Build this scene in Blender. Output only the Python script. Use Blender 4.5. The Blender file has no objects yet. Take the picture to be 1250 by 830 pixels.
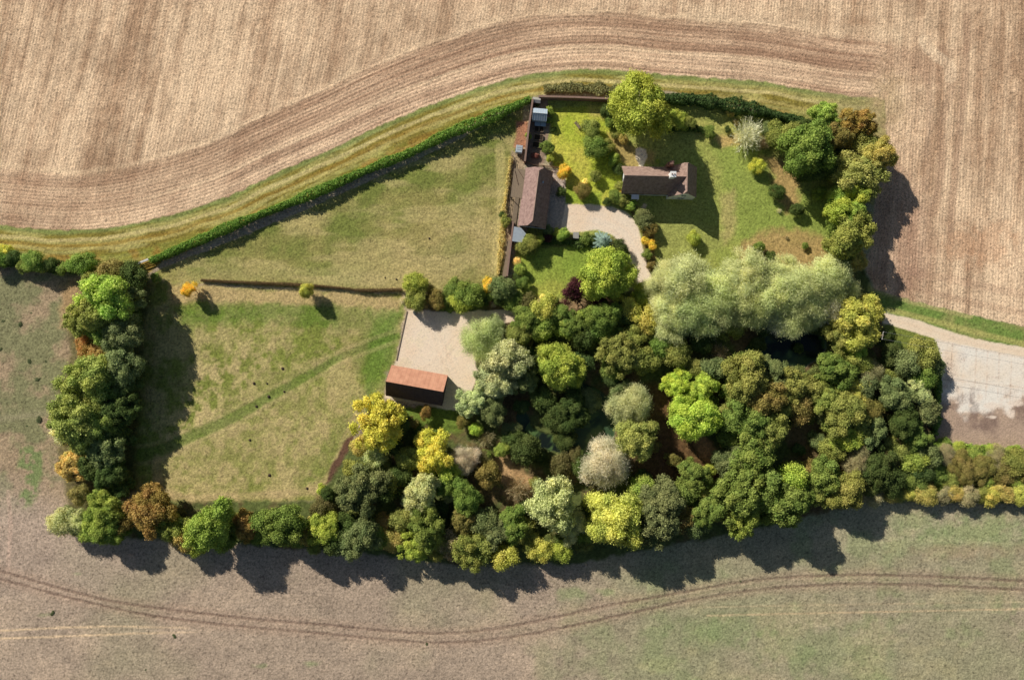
import bpy, math, random
import numpy as np
from math import radians as R
rng = np.random.default_rng(11); random.seed(11)
scene = bpy.context.scene
COL = scene.collection
H = 160.0; S = 0.2; CX, CY = 625.0, 415.0
SUN_DIR = np.array([-0.68, 0.73]); EL = R(27.3)

def W(px, py, h=0.0):
    """photo pixel seen at height h -> world x, y"""
    f = (H - h) / H * S
    return ((px - CX) * f, (CY - py) * f)
def lin(c):
    c = np.asarray(c, float) / 255.0
    return np.where(c <= 0.04045, c / 12.92, ((c + 0.055) / 1.055) ** 2.4)

# ---------------------------------------------------------------- noise
TAB = rng.random((8, 256, 256)).astype(np.float32)
def vn(x, y, k=0):
    t = TAB[k % 8]
    xi = np.floor(x).astype(np.int32); yi = np.floor(y).astype(np.int32)
    fx = (x - xi).astype(np.float32); fy = (y - yi).astype(np.float32)
    fx = fx * fx * (3 - 2 * fx); fy = fy * fy * (3 - 2 * fy)
    o = 37 * k
    a = t[(yi + o) & 255, xi & 255]; b = t[(yi + o) & 255, (xi + 1) & 255]
    c = t[(yi + 1 + o) & 255, xi & 255]; d = t[(yi + 1 + o) & 255, (xi + 1) & 255]
    return (a + (b - a) * fx) * (1 - fy) + (c + (d - c) * fx) * fy
def fbm(x, y, k=0, octv=4, g=0.55):
    s = 0; amp = 1; tot = 0; f = 1.0
    for i in range(octv):
        s = s + amp * vn(x * f + 13.7 * i, y * f + 7.1 * i, k + i); tot += amp
        amp *= g; f *= 2.03
    return s / tot
def sstep(a, b, x):
    t = np.clip((x - a) / (b - a), 0, 1); return t * t * (3 - 2 * t)

# ---------------------------------------------------------------- materials
def newmat(name):
    m = bpy.data.materials.new(name); m.use_nodes = True
    nt = m.node_tree; nt.nodes.clear()
    out = nt.nodes.new('ShaderNodeOutputMaterial')
    return m, nt, out
def N(nt, t, **kw):
    n = nt.nodes.new(t)
    for k, v in kw.items(): setattr(n, k, v)
    return n
def noise_mat(name, col, col2=None, scale=4.0, rough=0.8, bump=0.2, stripes=None, metallic=0.0, spec=0.3, stretch=(1,1,1)):
    """two colours mixed by object-space noise, optional courses/planks"""
    m, nt, out = newmat(name)
    b = N(nt, 'ShaderNodeBsdfPrincipled'); L = nt.links.new
    b.inputs['Roughness'].default_value = rough; b.inputs['Metallic'].default_value = metallic
    b.inputs['Specular IOR Level'].default_value = spec
    tc = N(nt, 'ShaderNodeTexCoord'); mp = N(nt, 'ShaderNodeMapping'); mp.inputs['Scale'].default_value = stretch
    L(tc.outputs['Object'], mp.inputs['Vector'])
    no = N(nt, 'ShaderNodeTexNoise'); no.inputs['Scale'].default_value = scale; no.inputs['Detail'].default_value = 6
    no.inputs['Roughness'].default_value = 0.65
    L(mp.outputs[0], no.inputs['Vector'])
    rp = N(nt, 'ShaderNodeValToRGB'); rp.color_ramp.elements[0].position = 0.3; rp.color_ramp.elements[1].position = 0.7
    c1 = list(lin(col)) + [1]; c2 = list(lin(col2 if col2 else [x * .8 for x in col])) + [1]
    rp.color_ramp.elements[0].color = c2; rp.color_ramp.elements[1].color = c1
    L(no.outputs['Fac'], rp.inputs['Fac'])
    last = rp.outputs['Color']; hgt = no.outputs['Fac']
    if stripes:
        axis, sc, depth = stripes
        sx = N(nt, 'ShaderNodeSeparateXYZ'); L(tc.outputs['Object'], sx.inputs[0])
        mu = N(nt, 'ShaderNodeMath', operation='MULTIPLY'); mu.inputs[1].default_value = sc
        L(sx.outputs[axis], mu.inputs[0])
        fr = N(nt, 'ShaderNodeMath', operation='FRACT'); L(mu.outputs[0], fr.inputs[0])
        gt = N(nt, 'ShaderNodeMapRange'); gt.inputs['From Min'].default_value = 0.0; gt.inputs['From Max'].default_value = 0.25
        gt.inputs['To Min'].default_value = 1 - depth; gt.inputs['To Max'].default_value = 1.0
        L(fr.outputs[0], gt.inputs['Value'])
        vm = N(nt, 'ShaderNodeMix', data_type='RGBA', blend_type='MULTIPLY'); vm.inputs['Factor'].default_value = 1
        L(last, vm.inputs['A']); L(gt.outputs[0], vm.inputs['B']); last = vm.outputs['Result']
    L(last, b.inputs['Base Color'])
    if bump:
        bp = N(nt, 'ShaderNodeBump'); bp.inputs['Strength'].default_value = bump; bp.inputs['Distance'].default_value = 0.05
        L(hgt, bp.inputs['Height']); L(bp.outputs[0], b.inputs['Normal'])
    L(b.outputs[0], out.inputs[0])
    return m

def ground_mat(name, scale, amt, bump, rough=0.95, spec=0.1, fleck=0.0):
    m, nt, out = newmat(name); L = nt.links.new
    b = N(nt, 'ShaderNodeBsdfPrincipled'); b.inputs['Roughness'].default_value = rough
    b.inputs['Specular IOR Level'].default_value = spec
    at = N(nt, 'ShaderNodeAttribute', attribute_name='tint')
    tc = N(nt, 'ShaderNodeTexCoord')
    no = N(nt, 'ShaderNodeTexNoise'); no.inputs['Scale'].default_value = scale; no.inputs['Detail'].default_value = 4
    no.inputs['Roughness'].default_value = 0.7
    L(tc.outputs['Object'], no.inputs['Vector'])
    mr = N(nt, 'ShaderNodeMapRange'); mr.inputs['From Min'].default_value = 0.3; mr.inputs['From Max'].default_value = 0.7
    mr.inputs['To Min'].default_value = 1 - amt; mr.inputs['To Max'].default_value = 1 + amt
    L(no.outputs['Fac'], mr.inputs['Value'])
    vm = N(nt, 'ShaderNodeMix', data_type='RGBA', blend_type='MULTIPLY'); vm.inputs['Factor'].default_value = 1
    L(at.outputs['Color'], vm.inputs['A']); L(mr.outputs[0], vm.inputs['B'])
    res = vm.outputs['Result']
    if fleck:
        n2 = N(nt, 'ShaderNodeTexNoise'); n2.inputs['Scale'].default_value = scale * .62; n2.inputs['Detail'].default_value = 5; n2.inputs['Roughness'].default_value = 0.85
        mp = N(nt, 'ShaderNodeMapping'); mp.inputs['Location'].default_value = (31, 17, 5); L(tc.outputs['Object'], mp.inputs['Vector']); L(mp.outputs[0], n2.inputs['Vector'])
        m2 = N(nt, 'ShaderNodeMapRange', interpolation_type='SMOOTHSTEP'); m2.inputs['From Min'].default_value = 0.50; m2.inputs['From Max'].default_value = 0.64
        m2.inputs['To Min'].default_value = 1 + fleck * .35; m2.inputs['To Max'].default_value = 1 - fleck; L(n2.outputs['Fac'], m2.inputs['Value'])
        v2 = N(nt, 'ShaderNodeMix', data_type='RGBA', blend_type='MULTIPLY'); v2.inputs['Factor'].default_value = 1
        L(res, v2.inputs['A']); L(m2.outputs[0], v2.inputs['B']); res = v2.outputs['Result']
    L(res, b.inputs['Base Color'])
    if bump:
        bp = N(nt, 'ShaderNodeBump'); bp.inputs['Strength'].default_value = bump; bp.inputs['Distance'].default_value = 0.12
        L(no.outputs['Fac'], bp.inputs['Height']); L(bp.outputs[0], b.inputs['Normal'])
    L(b.outputs[0], out.inputs[0])
    return m

def foliage_mat():
    m, nt, out = newmat('foliage'); L = nt.links.new
    oi = N(nt, 'ShaderNodeObjectInfo'); at = N(nt, 'ShaderNodeAttribute', attribute_name='tone')
    hs = N(nt, 'ShaderNodeHueSaturation')
    h = N(nt, 'ShaderNodeMapRange'); h.inputs['To Min'].default_value = 0.506; h.inputs['To Max'].default_value = 0.488
    v = N(nt, 'ShaderNodeMapRange'); v.inputs['To Min'].default_value = 0.5; v.inputs['To Max'].default_value = 2.25
    s = N(nt, 'ShaderNodeMapRange'); s.inputs['To Min'].default_value = 1.0; s.inputs['To Max'].default_value = 0.92
    for q in (h, v, s): L(at.outputs['Fac'], q.inputs['Value'])
    L(oi.outputs['Color'], hs.inputs['Color']); L(h.outputs[0], hs.inputs['Hue']); L(v.outputs[0], hs.inputs['Value']); L(s.outputs[0], hs.inputs['Saturation'])
    a2 = N(nt, 'ShaderNodeAttribute', attribute_name='hueshift')
    h2 = N(nt, 'ShaderNodeHueSaturation'); q1 = N(nt, 'ShaderNodeMapRange'); q1.inputs['To Min'].default_value = .525; q1.inputs['To Max'].default_value = .488
    q2 = N(nt, 'ShaderNodeMapRange'); q2.inputs['To Min'].default_value = .88; q2.inputs['To Max'].default_value = 1.12
    L(a2.outputs['Fac'], q1.inputs['Value']); L(a2.outputs['Fac'], q2.inputs['Value']); L(hs.outputs[0], h2.inputs['Color']); L(q1.outputs[0], h2.inputs['Hue']); L(q2.outputs[0], h2.inputs['Value'])
    hs = h2
    d = N(nt, 'ShaderNodeBsdfDiffuse'); t = N(nt, 'ShaderNodeBsdfTranslucent'); mx = N(nt, 'ShaderNodeMixShader')
    mx.inputs[0].default_value = 0.28
    L(hs.outputs[0], d.inputs['Color']); L(hs.outputs[0], t.inputs['Color'])
    L(d.outputs[0], mx.inputs[1]); L(t.outputs[0], mx.inputs[2]); L(mx.outputs[0], out.inputs[0])
    return m
MF = foliage_mat()
MBARK = noise_mat('bark', (105, 92, 78), (60, 50, 42), 6, 0.9, 0.6)
MTWIG = noise_mat('pale_twig', (205, 196, 178), (150, 138, 120), 6, 0.9, 0.2)

# ---------------------------------------------------------------- object helpers
def tag(o, label=None, cat=None, group=None, kind=None):
    if label: o['label'] = label
    if cat: o['category'] = cat
    if group: o['group'] = group
    if kind: o['kind'] = kind
    return o
def empty(name, loc=(0, 0, 0), rz=0.0):
    o = bpy.data.objects.new(name, None); COL.objects.link(o); o.empty_display_size = 0.5
    o.location = loc; o.rotation_euler = (0, 0, rz); return o
class MB:
    def __init__(s): s.v = []; s.f = []
    def face(s, pts):
        i = len(s.v); s.v += [tuple(p) for p in pts]; s.f.append(tuple(range(i, i + len(pts))))
    def box(s, c, d, rz=0.0, taper=1.0):
        cx, cy, cz = c; a, b, h = d[0] / 2, d[1] / 2, d[2] / 2; ca, sa = math.cos(rz), math.sin(rz)
        i = len(s.v)
        for z, k in ((-h, 1.0), (h, taper)):
            for x, y in ((-a, -b), (a, -b), (a, b), (-a, b)):
                x *= k; y *= k
                s.v.append((cx + x * ca - y * sa, cy + x * sa + y * ca, cz + z))
        for q in ((0, 3, 2, 1), (4, 5, 6, 7), (0, 1, 5, 4), (1, 2, 6, 5), (2, 3, 7, 6), (3, 0, 4, 7)):
            s.f.append(tuple(i + k for k in q))
        return s
    def tube(s, pts, rad, n=6):
        pts = [np.array(p, float) for p in pts]; i0 = len(s.v)
        for k, p in enumerate(pts):
            d = pts[min(k + 1, len(pts) - 1)] - pts[max(k - 1, 0)]; d /= (np.linalg.norm(d) + 1e-9)
            a = np.cross(d, [0.13, 0.97, 0.2]); a /= np.linalg.norm(a); b = np.cross(d, a)
            for j in range(n):
                t = 2 * math.pi * j / n; q = p + rad[k] * (a * math.cos(t) + b * math.sin(t)); s.v.append(tuple(q))
        for k in range(len(pts) - 1):
            for j in range(n):
                a = i0 + k * n + j; b = i0 + k * n + (j + 1) % n
                s.f.append((a, b, b + n, a + n))
        s.f.append(tuple(i0 + j for j in range(n))[::-1]); s.f.append(tuple(i0 + (len(pts) - 1) * n + j for j in range(n)))
        return s
    def prism(s, poly, z0, z1):
        i = len(s.v); n = len(poly)
        s.v += [(x, y, z0) for x, y in poly] + [(x, y, z1) for x, y in poly]
        s.f.append(tuple(range(i, i + n))[::-1]); s.f.append(tuple(range(i + n, i + 2 * n)))
        for k in range(n): s.f.append((i + k, i + (k + 1) % n, i + n + (k + 1) % n, i + n + k))
        return s
    def build(s, name, mat, parent=None, bevel=0.0):
        me = bpy.data.meshes.new(name); me.from_pydata(s.v, [], s.f); me.update()
        me.materials.append(mat); o = bpy.data.objects.new(name, me); COL.objects.link(o)
        if parent: o.parent = parent
        if bevel:
            b = o.modifiers.new('bevel', 'BEVEL'); b.width = bevel; b.segments = 1
        return o
def fastmesh(name, verts, quads, tone=None, smooth=False):
    me = bpy.data.meshes.new(name); nv = len(verts); nq = len(quads)
    me.vertices.add(nv); me.vertices.foreach_set('co', verts.astype(np.float32).ravel())
    me.loops.add(nq * 4); me.loops.foreach_set('vertex_index', quads.astype(np.int32).ravel())
    me.polygons.add(nq); me.polygons.foreach_set('loop_start', np.arange(0, nq * 4, 4, dtype=np.int32))
    me.polygons.foreach_set('loop_total', np.full(nq, 4, dtype=np.int32))
    if smooth: me.polygons.foreach_set('use_smooth', np.ones(nq, dtype=bool))
    me.update(calc_edges=True)
    if tone is not None:
        a = me.attributes.new('tone', 'FLOAT', 'FACE'); a.data.foreach_set('value', tone.astype(np.float32))
        a = me.attributes.new('hueshift', 'FLOAT', 'FACE'); a.data.foreach_set('value', np.clip(.35 + .5 * tone, 0, 1).astype(np.float32))
    return me

# ---------------------------------------------------------------- foliage
def unit(v): return v / (np.linalg.norm(v, axis=-1, keepdims=True) + 1e-9)
def leaves(P, Nn, size, aspect, rg, T=None):
    """P centres, Nn normals -> quad verts"""
    n = len(P); r = unit(rg.normal(size=(n, 3))) if T is None else unit(T)
    t = unit(np.cross(Nn, r)) if T is None else r
    b = np.cross(Nn, t)
    s = (size * rg.uniform(0.6, 1.35, n))[:, None]
    t = t * s * 0.5; b = b * s * 0.5 * aspect
    V = np.stack([P - t, P - b * 1.0, P + t, P + b * 1.0], 1) if aspect > 0.45 else np.stack([P - t - b * .4, P - b * .4 + t, P + t + b * .4, P + b * .4 - t], 1)
    return V.reshape(-1, 3)
def crown(name, seed, nblob, br, nclump, per, leaf, flat=0.75, style='round', jag=0.16, lobes=0):
    rg = np.random.default_rng(seed)
    ph = rg.uniform(0, 6.28, 5)
    def env(az): return 1 + jag * (np.sin(2 * az + ph[0]) * .5 + np.sin(3 * az + ph[1]) * .5 + np.sin(5 * az + ph[2]) * .4 + np.sin(8 * az + ph[3]) * .25)
    z = rg.uniform(-0.45, 1.0, nblob); az = rg.uniform(0, 6.2832, nblob)
    # spread blobs: golden-angle base with jitter
    k = np.arange(nblob); az = k * 2.39996 + rg.normal(0, .35, nblob); z = 1 - 1.4 * (k + .5) / nblob + rg.normal(0, .05, nblob); z = np.clip(z, -.5, 1)
    rr = np.sqrt(np.clip(1 - z * z, 0, 1)); brs = br * rg.uniform(0.7, 1.3, nblob)
    e = env(az)
    rad = np.clip(1 - brs * 0.9, 0.2, 1) * rg.uniform(.80, 1.12, nblob)
    C = np.stack([np.cos(az) * rr * rad * e, np.sin(az) * rr * rad * e, z * rad * flat], 1)
    if lobes:      # several leaning sub-crowns of different height instead of one ball
        la = np.arange(lobes) * 6.2832 / lobes + rg.uniform(-.5, .5, lobes); lr = rg.uniform(.30, .58, lobes); lz = rg.uniform(-.25, .22, lobes) * flat
        Lc = np.stack([np.cos(la) * lr, np.sin(la) * lr, lz], 1); Lr = rg.uniform(.40, .62, lobes)
        Lc = np.vstack([Lc, [[rg.uniform(-.15, .15), rg.uniform(-.15, .15), .22 * flat]]]); Lr = np.append(Lr, .58)
        which = rg.integers(0, lobes + 1, nblob); C = Lc[which] + C * Lr[which][:, None] * np.array([1, 1, 1.15])
    C = np.vstack([C, [[0, 0, -.05]]]); brs = np.append(brs, 0.55)      # core
    w = brs ** 2; w[-1] *= 0.12; w /= w.sum()
    bi = rg.choice(nblob + 1, nclump, p=w)
    outw = unit(C[bi] + [0, 0, .25])
    d = unit(rg.normal(size=(nclump, 3)) + outw * 0.75 + [0, 0, .15])
    cp = C[bi] + d * (brs[bi] * rg.uniform(.62, 1.16, nclump))[:, None] * np.array([1, 1, .9])
    blobtone = rg.uniform(0, 1, nblob + 1)
    ct = blobtone[bi] * .28 + rg.uniform(0, 1, nclump) ** 1.3 * .5
    sig = br * (0.5 if style == 'willow' else 0.25)
    li = np.repeat(np.arange(nclump), per)
    P = cp[li] + rg.normal(0, sig, (len(li), 3)) * np.array([1, 1, .6])
    if style == 'willow':
        out = unit(np.stack([P[:, 0], P[:, 1], np.full(len(P), -0.55)], 1) + rg.normal(0, .4, (len(P), 3)))
        nn = unit(d[li] + rg.normal(0, .45, (len(P), 3))); nn = unit(nn - out * (nn * out).sum(1, keepdims=True))
        V = leaves(P, nn, leaf * 2.2, 0.3, rg, T=out)
    else:
        nn = unit(d[li] * 1.0 + [0, 0, .2] + rg.normal(0, .55, (len(P), 3)))
        V = leaves(P, nn, leaf, 0.8, rg)
    V[:, 2] = V[:, 2] + 0.0
    q = np.arange(len(V)).reshape(-1, 4)
    zz = P[:, 2] / flat
    tone = np.clip(ct[li] + rg.uniform(0, .25, len(li)) + 0.08 * zz, 0, 1)
    V[:, 2] += 1.05 * flat / 0.75 * 0.86          # crown centre height, units of radius
    me = fastmesh(name, V, q, tone); me.materials.append(MF)
    hb = rg.uniform(0, 1, nblob + 1)[bi] * .75 + rg.uniform(0, .25, nclump)
    a = me.attributes['hueshift']; a.data.foreach_set('value', hb[li].astype(np.float32)); return me
def trunk(name, seed, hz=0.9):
    rg = np.random.default_rng(seed); m = MB()
    m.tube([(0, 0, -.03), (.01, 0, .25), (0.02, .01, hz * .7), (.0, .02, hz * 1.35)], [.075, .055, .045, .015], 7)
    for i in range(7):
        a = i * 2.4 + rg.uniform(-.3, .3); z0 = hz * rg.uniform(.35, .9); l = rg.uniform(.5, .8)
        e = np.array([math.cos(a) * l, math.sin(a) * l, z0 + rg.uniform(.15, .55)]); s0 = np.array([.01, .01, z0])
        mid = s0 * .5 + e * .5 + np.array([0, 0, -.06])
        m.tube([s0, mid, e], [.032, .02, .007], 5)
    me = bpy.data.meshes.new(name); me.from_pydata(m.v, [], m.f); me.materials.append(MBARK); return me
def bare(name, seed, nt_=150, mat=None):
    """leafless or thin-leaved shrub: radiating twigs"""
    rg = np.random.default_rng(seed); P = []; T = []; Nn = []; 
    for i in range(nt_):
        a = rg.uniform(0, 6.283); e = rg.uniform(.15, 1.4); d = np.array([math.cos(a) * math.cos(e), math.sin(a) * math.cos(e), math.sin(e)])
        L_ = rg.uniform(.7, 1.05); k = 9
        for j in range(k):
            t = (j + .5) / k
            for s in range(1 + int(3 * t)):
                dd = unit(d + rg.normal(0, .35 * t + .05, 3)); P.append(d * L_ * t * np.array([1, 1, .95]) + rg.normal(0, .09 * t, 3)); T.append(dd)
                Nn.append(rg.normal(size=3))
    P = np.array(P); T = np.array(T); Nn = np.array(Nn); Nn = unit(Nn - T * (Nn * T).sum(1, keepdims=True)); 
    V = leaves(P, Nn, 0.17, 0.18, rg, T=T); V[:, 2] += .05
    me = fastmesh(name, V, np.arange(len(V)).reshape(-1, 4), rg.uniform(.1, 1, len(P))); me.materials.append(MF); return me
def conifer(name, seed):
    rg = np.random.default_rng(seed); P = []; T = []; Nn = []; tn = []
    for lv in range(9):
        z = .15 + 1.7 * lv / 9; r0 = 1 - lv / 9.6; nb = 15 - lv
        for b in range(nb):
            a = b * 6.283 / nb + lv * .7 + rg.normal(0, .08); k = max(3, int(22 * r0)); br = rg.uniform(.85, 1.1)
            for j in range(k):
                t = (j + .5) / k; c = np.array([math.cos(a), math.sin(a), -.25]); side = np.array([-math.sin(a), math.cos(a), 0])
                for s in (-1, 0, 1):
                    P.append(c * r0 * br * t + [0, 0, z] + side * s * .05 * (1.2 - t)); T.append(c + side * s * .8); Nn.append([rg.normal(0, .4), rg.normal(0, .4), 1]); tn.append(.2 + .7 * t)
    P = np.array(P); T = unit(np.array(T)); Nn = np.array(Nn); Nn = unit(Nn - T * (Nn * T).sum(1, keepdims=True))
    V = leaves(P, Nn, 0.16, 0.45, rg, T=T)
    me = fastmesh(name, V, np.arange(len(V)).reshape(-1, 4), np.array(tn) + rg.uniform(-.15, .15, len(tn))); me.materials.append(MF); return me

LARGE = [crown('broadleaf_crown', 100 + i, (52, 66, 80, 56, 70, 86, 60, 74)[i], (.22, .19, .165, .21, .18, .16, .2, .175)[i], 4800, 8, .056, (.78, .7, .75, .8, .68, .75, .7, .8)[i], jag=(.2, .32, .25, .38, .3, .22, .34, .28)[i], lobes=(4, 5, 6, 3, 5, 4, 7, 5)[i]) for i in range(8)]
MEDIUM = [crown('small_tree_crown', 200 + i, (16, 22, 28, 18, 24, 20)[i], (.42, .34, .3, .38, .34, .36)[i], 1300, 8, .085, .8, jag=(.12, .2, .15, .22, .18, .25)[i], lobes=(0, 3, 4, 3, 0, 5)[i]) for i in range(6)]
SMALL = [crown('shrub_foliage', 300 + i, (8, 11, 14, 9, 12)[i], (.5, .45, .4, .5, .42)[i], 520, 7, .14, .75, jag=.2) for i in range(5)]
WILLOW = [crown('willow_crown', 400 + i, (70, 90, 80, 64)[i], (.21, .18, .2, .23)[i], 5200, 10, .032, .72, 'willow', jag=(.15, .2, .22, .12)[i], lobes=(6, 7, 5, 6)[i]) for i in range(4)]
ROUND = [crown('broadleaf_crown', 150 + i, (60, 74)[i], (.24, .21)[i], 4800, 8, .056, .78, jag=.16) for i in range(2)]
BARE = [bare('bare_twigs', 500 + i) for i in range(3)]
SPRUCE = conifer('spruce_needles', 600)
TRUNK = [trunk('tree_trunk', 700 + i) for i in range(4)]

# ---------------------------------------------------------------- ground painting (in metres; polygons measured on the ground)
STEP = 1.2
us = np.arange(-90, 1342, STEP); vs = np.arange(-80, 912, STEP)
U, V_ = np.meshgrid(us, vs); U = U.astype(np.float32); V_ = V_.astype(np.float32)
nx, ny = len(us), len(vs)
def dist_poly(pts, closed=False, Uq=None, Vq=None, arc=False):
    Uq = U if Uq is None else Uq; Vq = V_ if Vq is None else Vq
    pts = [tuple(map(float, p)) for p in pts]
    seg = list(zip(pts, pts[1:] + ([pts[0]] if closed else []))) if closed else list(zip(pts[:-1], pts[1:]))
    best = np.full(Uq.shape, 1e9, np.float32); bs = np.zeros(Uq.shape, np.float32); s0 = 0
    for (x0, y0), (x1, y1) in seg:
        dx, dy = x1 - x0, y1 - y0; L2 = dx * dx + dy * dy + 1e-9
        t = np.clip(((Uq - x0) * dx + (Vq - y0) * dy) / L2, 0, 1)
        d = (Uq - x0 - t * dx) ** 2 + (Vq - y0 - t * dy) ** 2
        if arc:
            m = d < best; bs[m] = (s0 + t * math.sqrt(L2))[m]
        best = np.minimum(best, d); s0 += math.sqrt(L2)
    return (np.sqrt(best), bs) if arc else np.sqrt(best)
def inside(pts, Uq, Vq):
    r = np.zeros(Uq.shape, bool); n = len(pts)
    for i in range(n):
        x0, y0 = pts[i]; x1, y1 = pts[(i + 1) % n]
        if y0 == y1: continue
        c = ((y0 > Vq) != (y1 > Vq)) & (Uq < (x1 - x0) * (Vq - y0) / (y1 - y0) + x0); r ^= c
    return r
WOBU = (fbm(U / 9, V_ / 9, 1, 3) - .5); WOBV = (fbm(U / 9 + 50, V_ / 9, 2, 3) - .5)
def mask(pts, soft=3.0, wob=6.0):
    """soft polygon mask with an uneven edge"""
    xs = [p[0] for p in pts]; ys = [p[1] for p in pts]; mrg = soft + wob + 3
    i0 = max(0, int((min(xs) - mrg - us[0]) / STEP)); i1 = min(nx, int((max(xs) + mrg - us[0]) / STEP) + 2)
    j0 = max(0, int((min(ys) - mrg - vs[0]) / STEP)); j1 = min(ny, int((max(ys) + mrg - vs[0]) / STEP) + 2)
    out = np.zeros(U.shape, np.float32)
    u = U[j0:j1, i0:i1] + WOBU[j0:j1, i0:i1] * wob * 2; v = V_[j0:j1, i0:i1] + WOBV[j0:j1, i0:i1] * wob * 2
    d = dist_poly(pts, True, u, v); d = np.where(inside(pts, u, v), d, -d)
    out[j0:j1, i0:i1] = sstep(-soft, soft, d); return out
def line(pts, w, soft=1.0, Uq=None, Vq=None):
    return 1 - sstep(w, w + soft, dist_poly(pts))
def smooth(pts, n=6):
    P = [np.array(p, float) for p in pts]; o = []
    for i in range(len(P) - 1):
        p0 = P[max(i - 1, 0)]; p1 = P[i]; p2 = P[i + 1]; p3 = P[min(i + 2, len(P) - 1)]
        for k in range(n):
            t = k / n; o.append(tuple(.5 * ((2 * p1) + (-p0 + p2) * t + (2 * p0 - 5 * p1 + 4 * p2 - p3) * t * t + (-p0 + 3 * p1 - 3 * p2 + p3) * t ** 3)))
    o.append(tuple(P[-1])); return o
RGB = np.zeros(U.shape + (3,), np.float32); Z = np.zeros(U.shape, np.float32)
def put(m, col):
    """blend a colour (sRGB as read off the ground) in by mask"""
    c = lin(col) if not isinstance(col, np.ndarray) else col
    RGB[...] = RGB * (1 - m[..., None]) + m[..., None] * c
def mix(c1, c2, t): return (lin(c1) * (1 - t[..., None]) + lin(c2) * t[..., None]).astype(np.float32)
def mul(m, k): RGB[...] *= (1 + (k - 1) * m)[..., None]

B = smooth([(-90, 268), (0, 275), (77, 281), (135, 278), (193, 266), (270, 243), (328, 216), (386, 190), (420, 175), (470, 151), (528, 127), (588, 106), (635, 93), (686, 86), (736, 84.5), (770, 87), (820, 92), (911, 98), (965, 106), (1020, 115), (1060, 119)], 4)
EASTE = [(1080, 122), (1082, 172), (1068, 250), (1058, 330), (1068, 354), (1113, 367), (1184, 385), (1250, 398), (1342, 414)]
STUB = [(-90, -80), (1342, -80)] + EASTE[::-1] + B[::-1]
dB, sB = dist_poly(B, arc=True)
dE = dist_poly([(1081, 121), (1081, 340), (1113, 367), (1184, 385), (1250, 398), (1342, 414)])
white = rng.random(U.shape).astype(np.float32)
n_big = fbm(U / 140, V_ / 140, 0, 4); n_mid = fbm(U / 35, V_ / 35, 2, 4); n_sm = fbm(U / 9, V_ / 9, 4, 3); n_f = fbm(U / 3.2, V_ / 3.2, 5, 2)

# default: grazed field on the left and below
t = np.clip(sstep(380, 900, U + (n_mid - .5) * 300) * .75 + (n_big - .5) * 1.6, 0, 1)
RGB[...] = mix((155, 137, 118), (140, 137, 105), t)
RGB[...] *= (.86 + .30 * fbm(U / 22, V_ / 12, 6, 5))[..., None]
RGB[...] = RGB * (1 - .4 * sstep(.5, .66, fbm(U / 50, V_ / 28, 5, 4))[..., None]) + .4 * (sstep(.5, .66, fbm(U / 50, V_ / 28, 5, 4)))[..., None] * mix((180, 158, 134), (160, 152, 110), t)
RGB[...] = RGB * (1 - .38 * sstep(.52, .72, n_mid)[..., None] * sstep(500, 900, U)[..., None]) + lin((124, 138, 90)) * .38 * (sstep(.52, .72, n_mid) * sstep(500, 900, U))[..., None]
left = sstep(190, 120, U) * sstep(640, 590, V_)
RGB[...] = RGB * (1 - left[..., None]) + left[..., None] * mix((150, 130, 104), (116, 116, 82), sstep(.42, .62, n_mid) * .9)
mul(left * sstep(.56, .72, n_sm), .82)
put(mask([(-90, 560), (60, 600), (170, 680), (120, 735), (-90, 720)], 30, 12) * .45, (160, 141, 126))
put(mask([(24, 552), (38, 545), (50, 552), (55, 570), (45, 600), (36, 620), (20, 618), (27, 590), (23, 570)], 5, 9) * .8 * sstep(.34, .52, n_sm), (98, 118, 68))
put(mask([(-90, 520), (60, 500), (60, 505), (-90, 530)], 6, 3) * .2, (175, 155, 135))
rows = np.sin((V_ + 14 * np.sin(U / 260) + (n_mid - .5) * 10) * 1.35)
mul(sstep(640, 700, V_), .93 + .035 * rows)
mul(np.ones_like(U) * sstep(300, 340, V_), .87 + .26 * n_sm)
# left hump strip and green patches bottom
for (x, y, r, a) in ((1000, 790, 120, .25), (880, 770, 80, .3), (1190, 650, 90, .5), (1120, 640, 60, .3), (700, 725, 30, .4), (740, 722, 16, .4), (380, 810, 16, .5), (318, 812, 12, .4), (55, 750, 14, .3), (95, 700, 10, .3)):
    m = sstep(1, .2, np.hypot((U - x) / r, (V_ - y) / (r * .35)) + (n_sm - .5)) * a; put(m, (112, 134, 80))
put(sstep(1, .1, np.hypot((U - 1180) / 110, (V_ - 672) / 14) + (n_sm - .5)) * .5, (150, 128, 104))
# faint lighter bands across the lower field
for pts, w, a, c in (([(-90, 772), (0, 769.5), (70, 766), (140, 764), (230, 766)], .7, .6, (212, 184, 146)), ([(-90, 782), (0, 779), (90, 776), (160, 773), (240, 771)], .7, .6, (212, 184, 146)),
                     ([(864, 751), (1000, 748), (1100, 746), (1342, 741)], .6, .5, (196, 170, 132)), ([(850, 741), (1000, 738), (1342, 733)], .5, .28, (190, 168, 132)), ([(-90, 765), (150, 758)], .5, .1, (200, 180, 150)),
                     ([(10, 600), (13, 640), (10, 695)], 2, .35, (190, 160, 140)), ([(1070, 656), (1342, 668)], .7, .3, (170, 165, 125)), ([(1040, 664), (1342, 652)], .7, .25, (165, 165, 120))):
    put(line(pts, w, 1.2) * a * (.4 + n_sm) * (sstep(320, 110, U) if pts[0][0] < 0 else 1), c)
UR = smooth([(-90, 680), (0, 697), (67, 716), (134, 733), (202, 743), (269, 751), (336, 758), (400, 762.5), (501, 772), (585, 770), (669, 755), (736, 740), (820, 725), (914, 709), (998, 702.5), (1099, 702), (1250, 709), (1342, 716)], 4)
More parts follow.
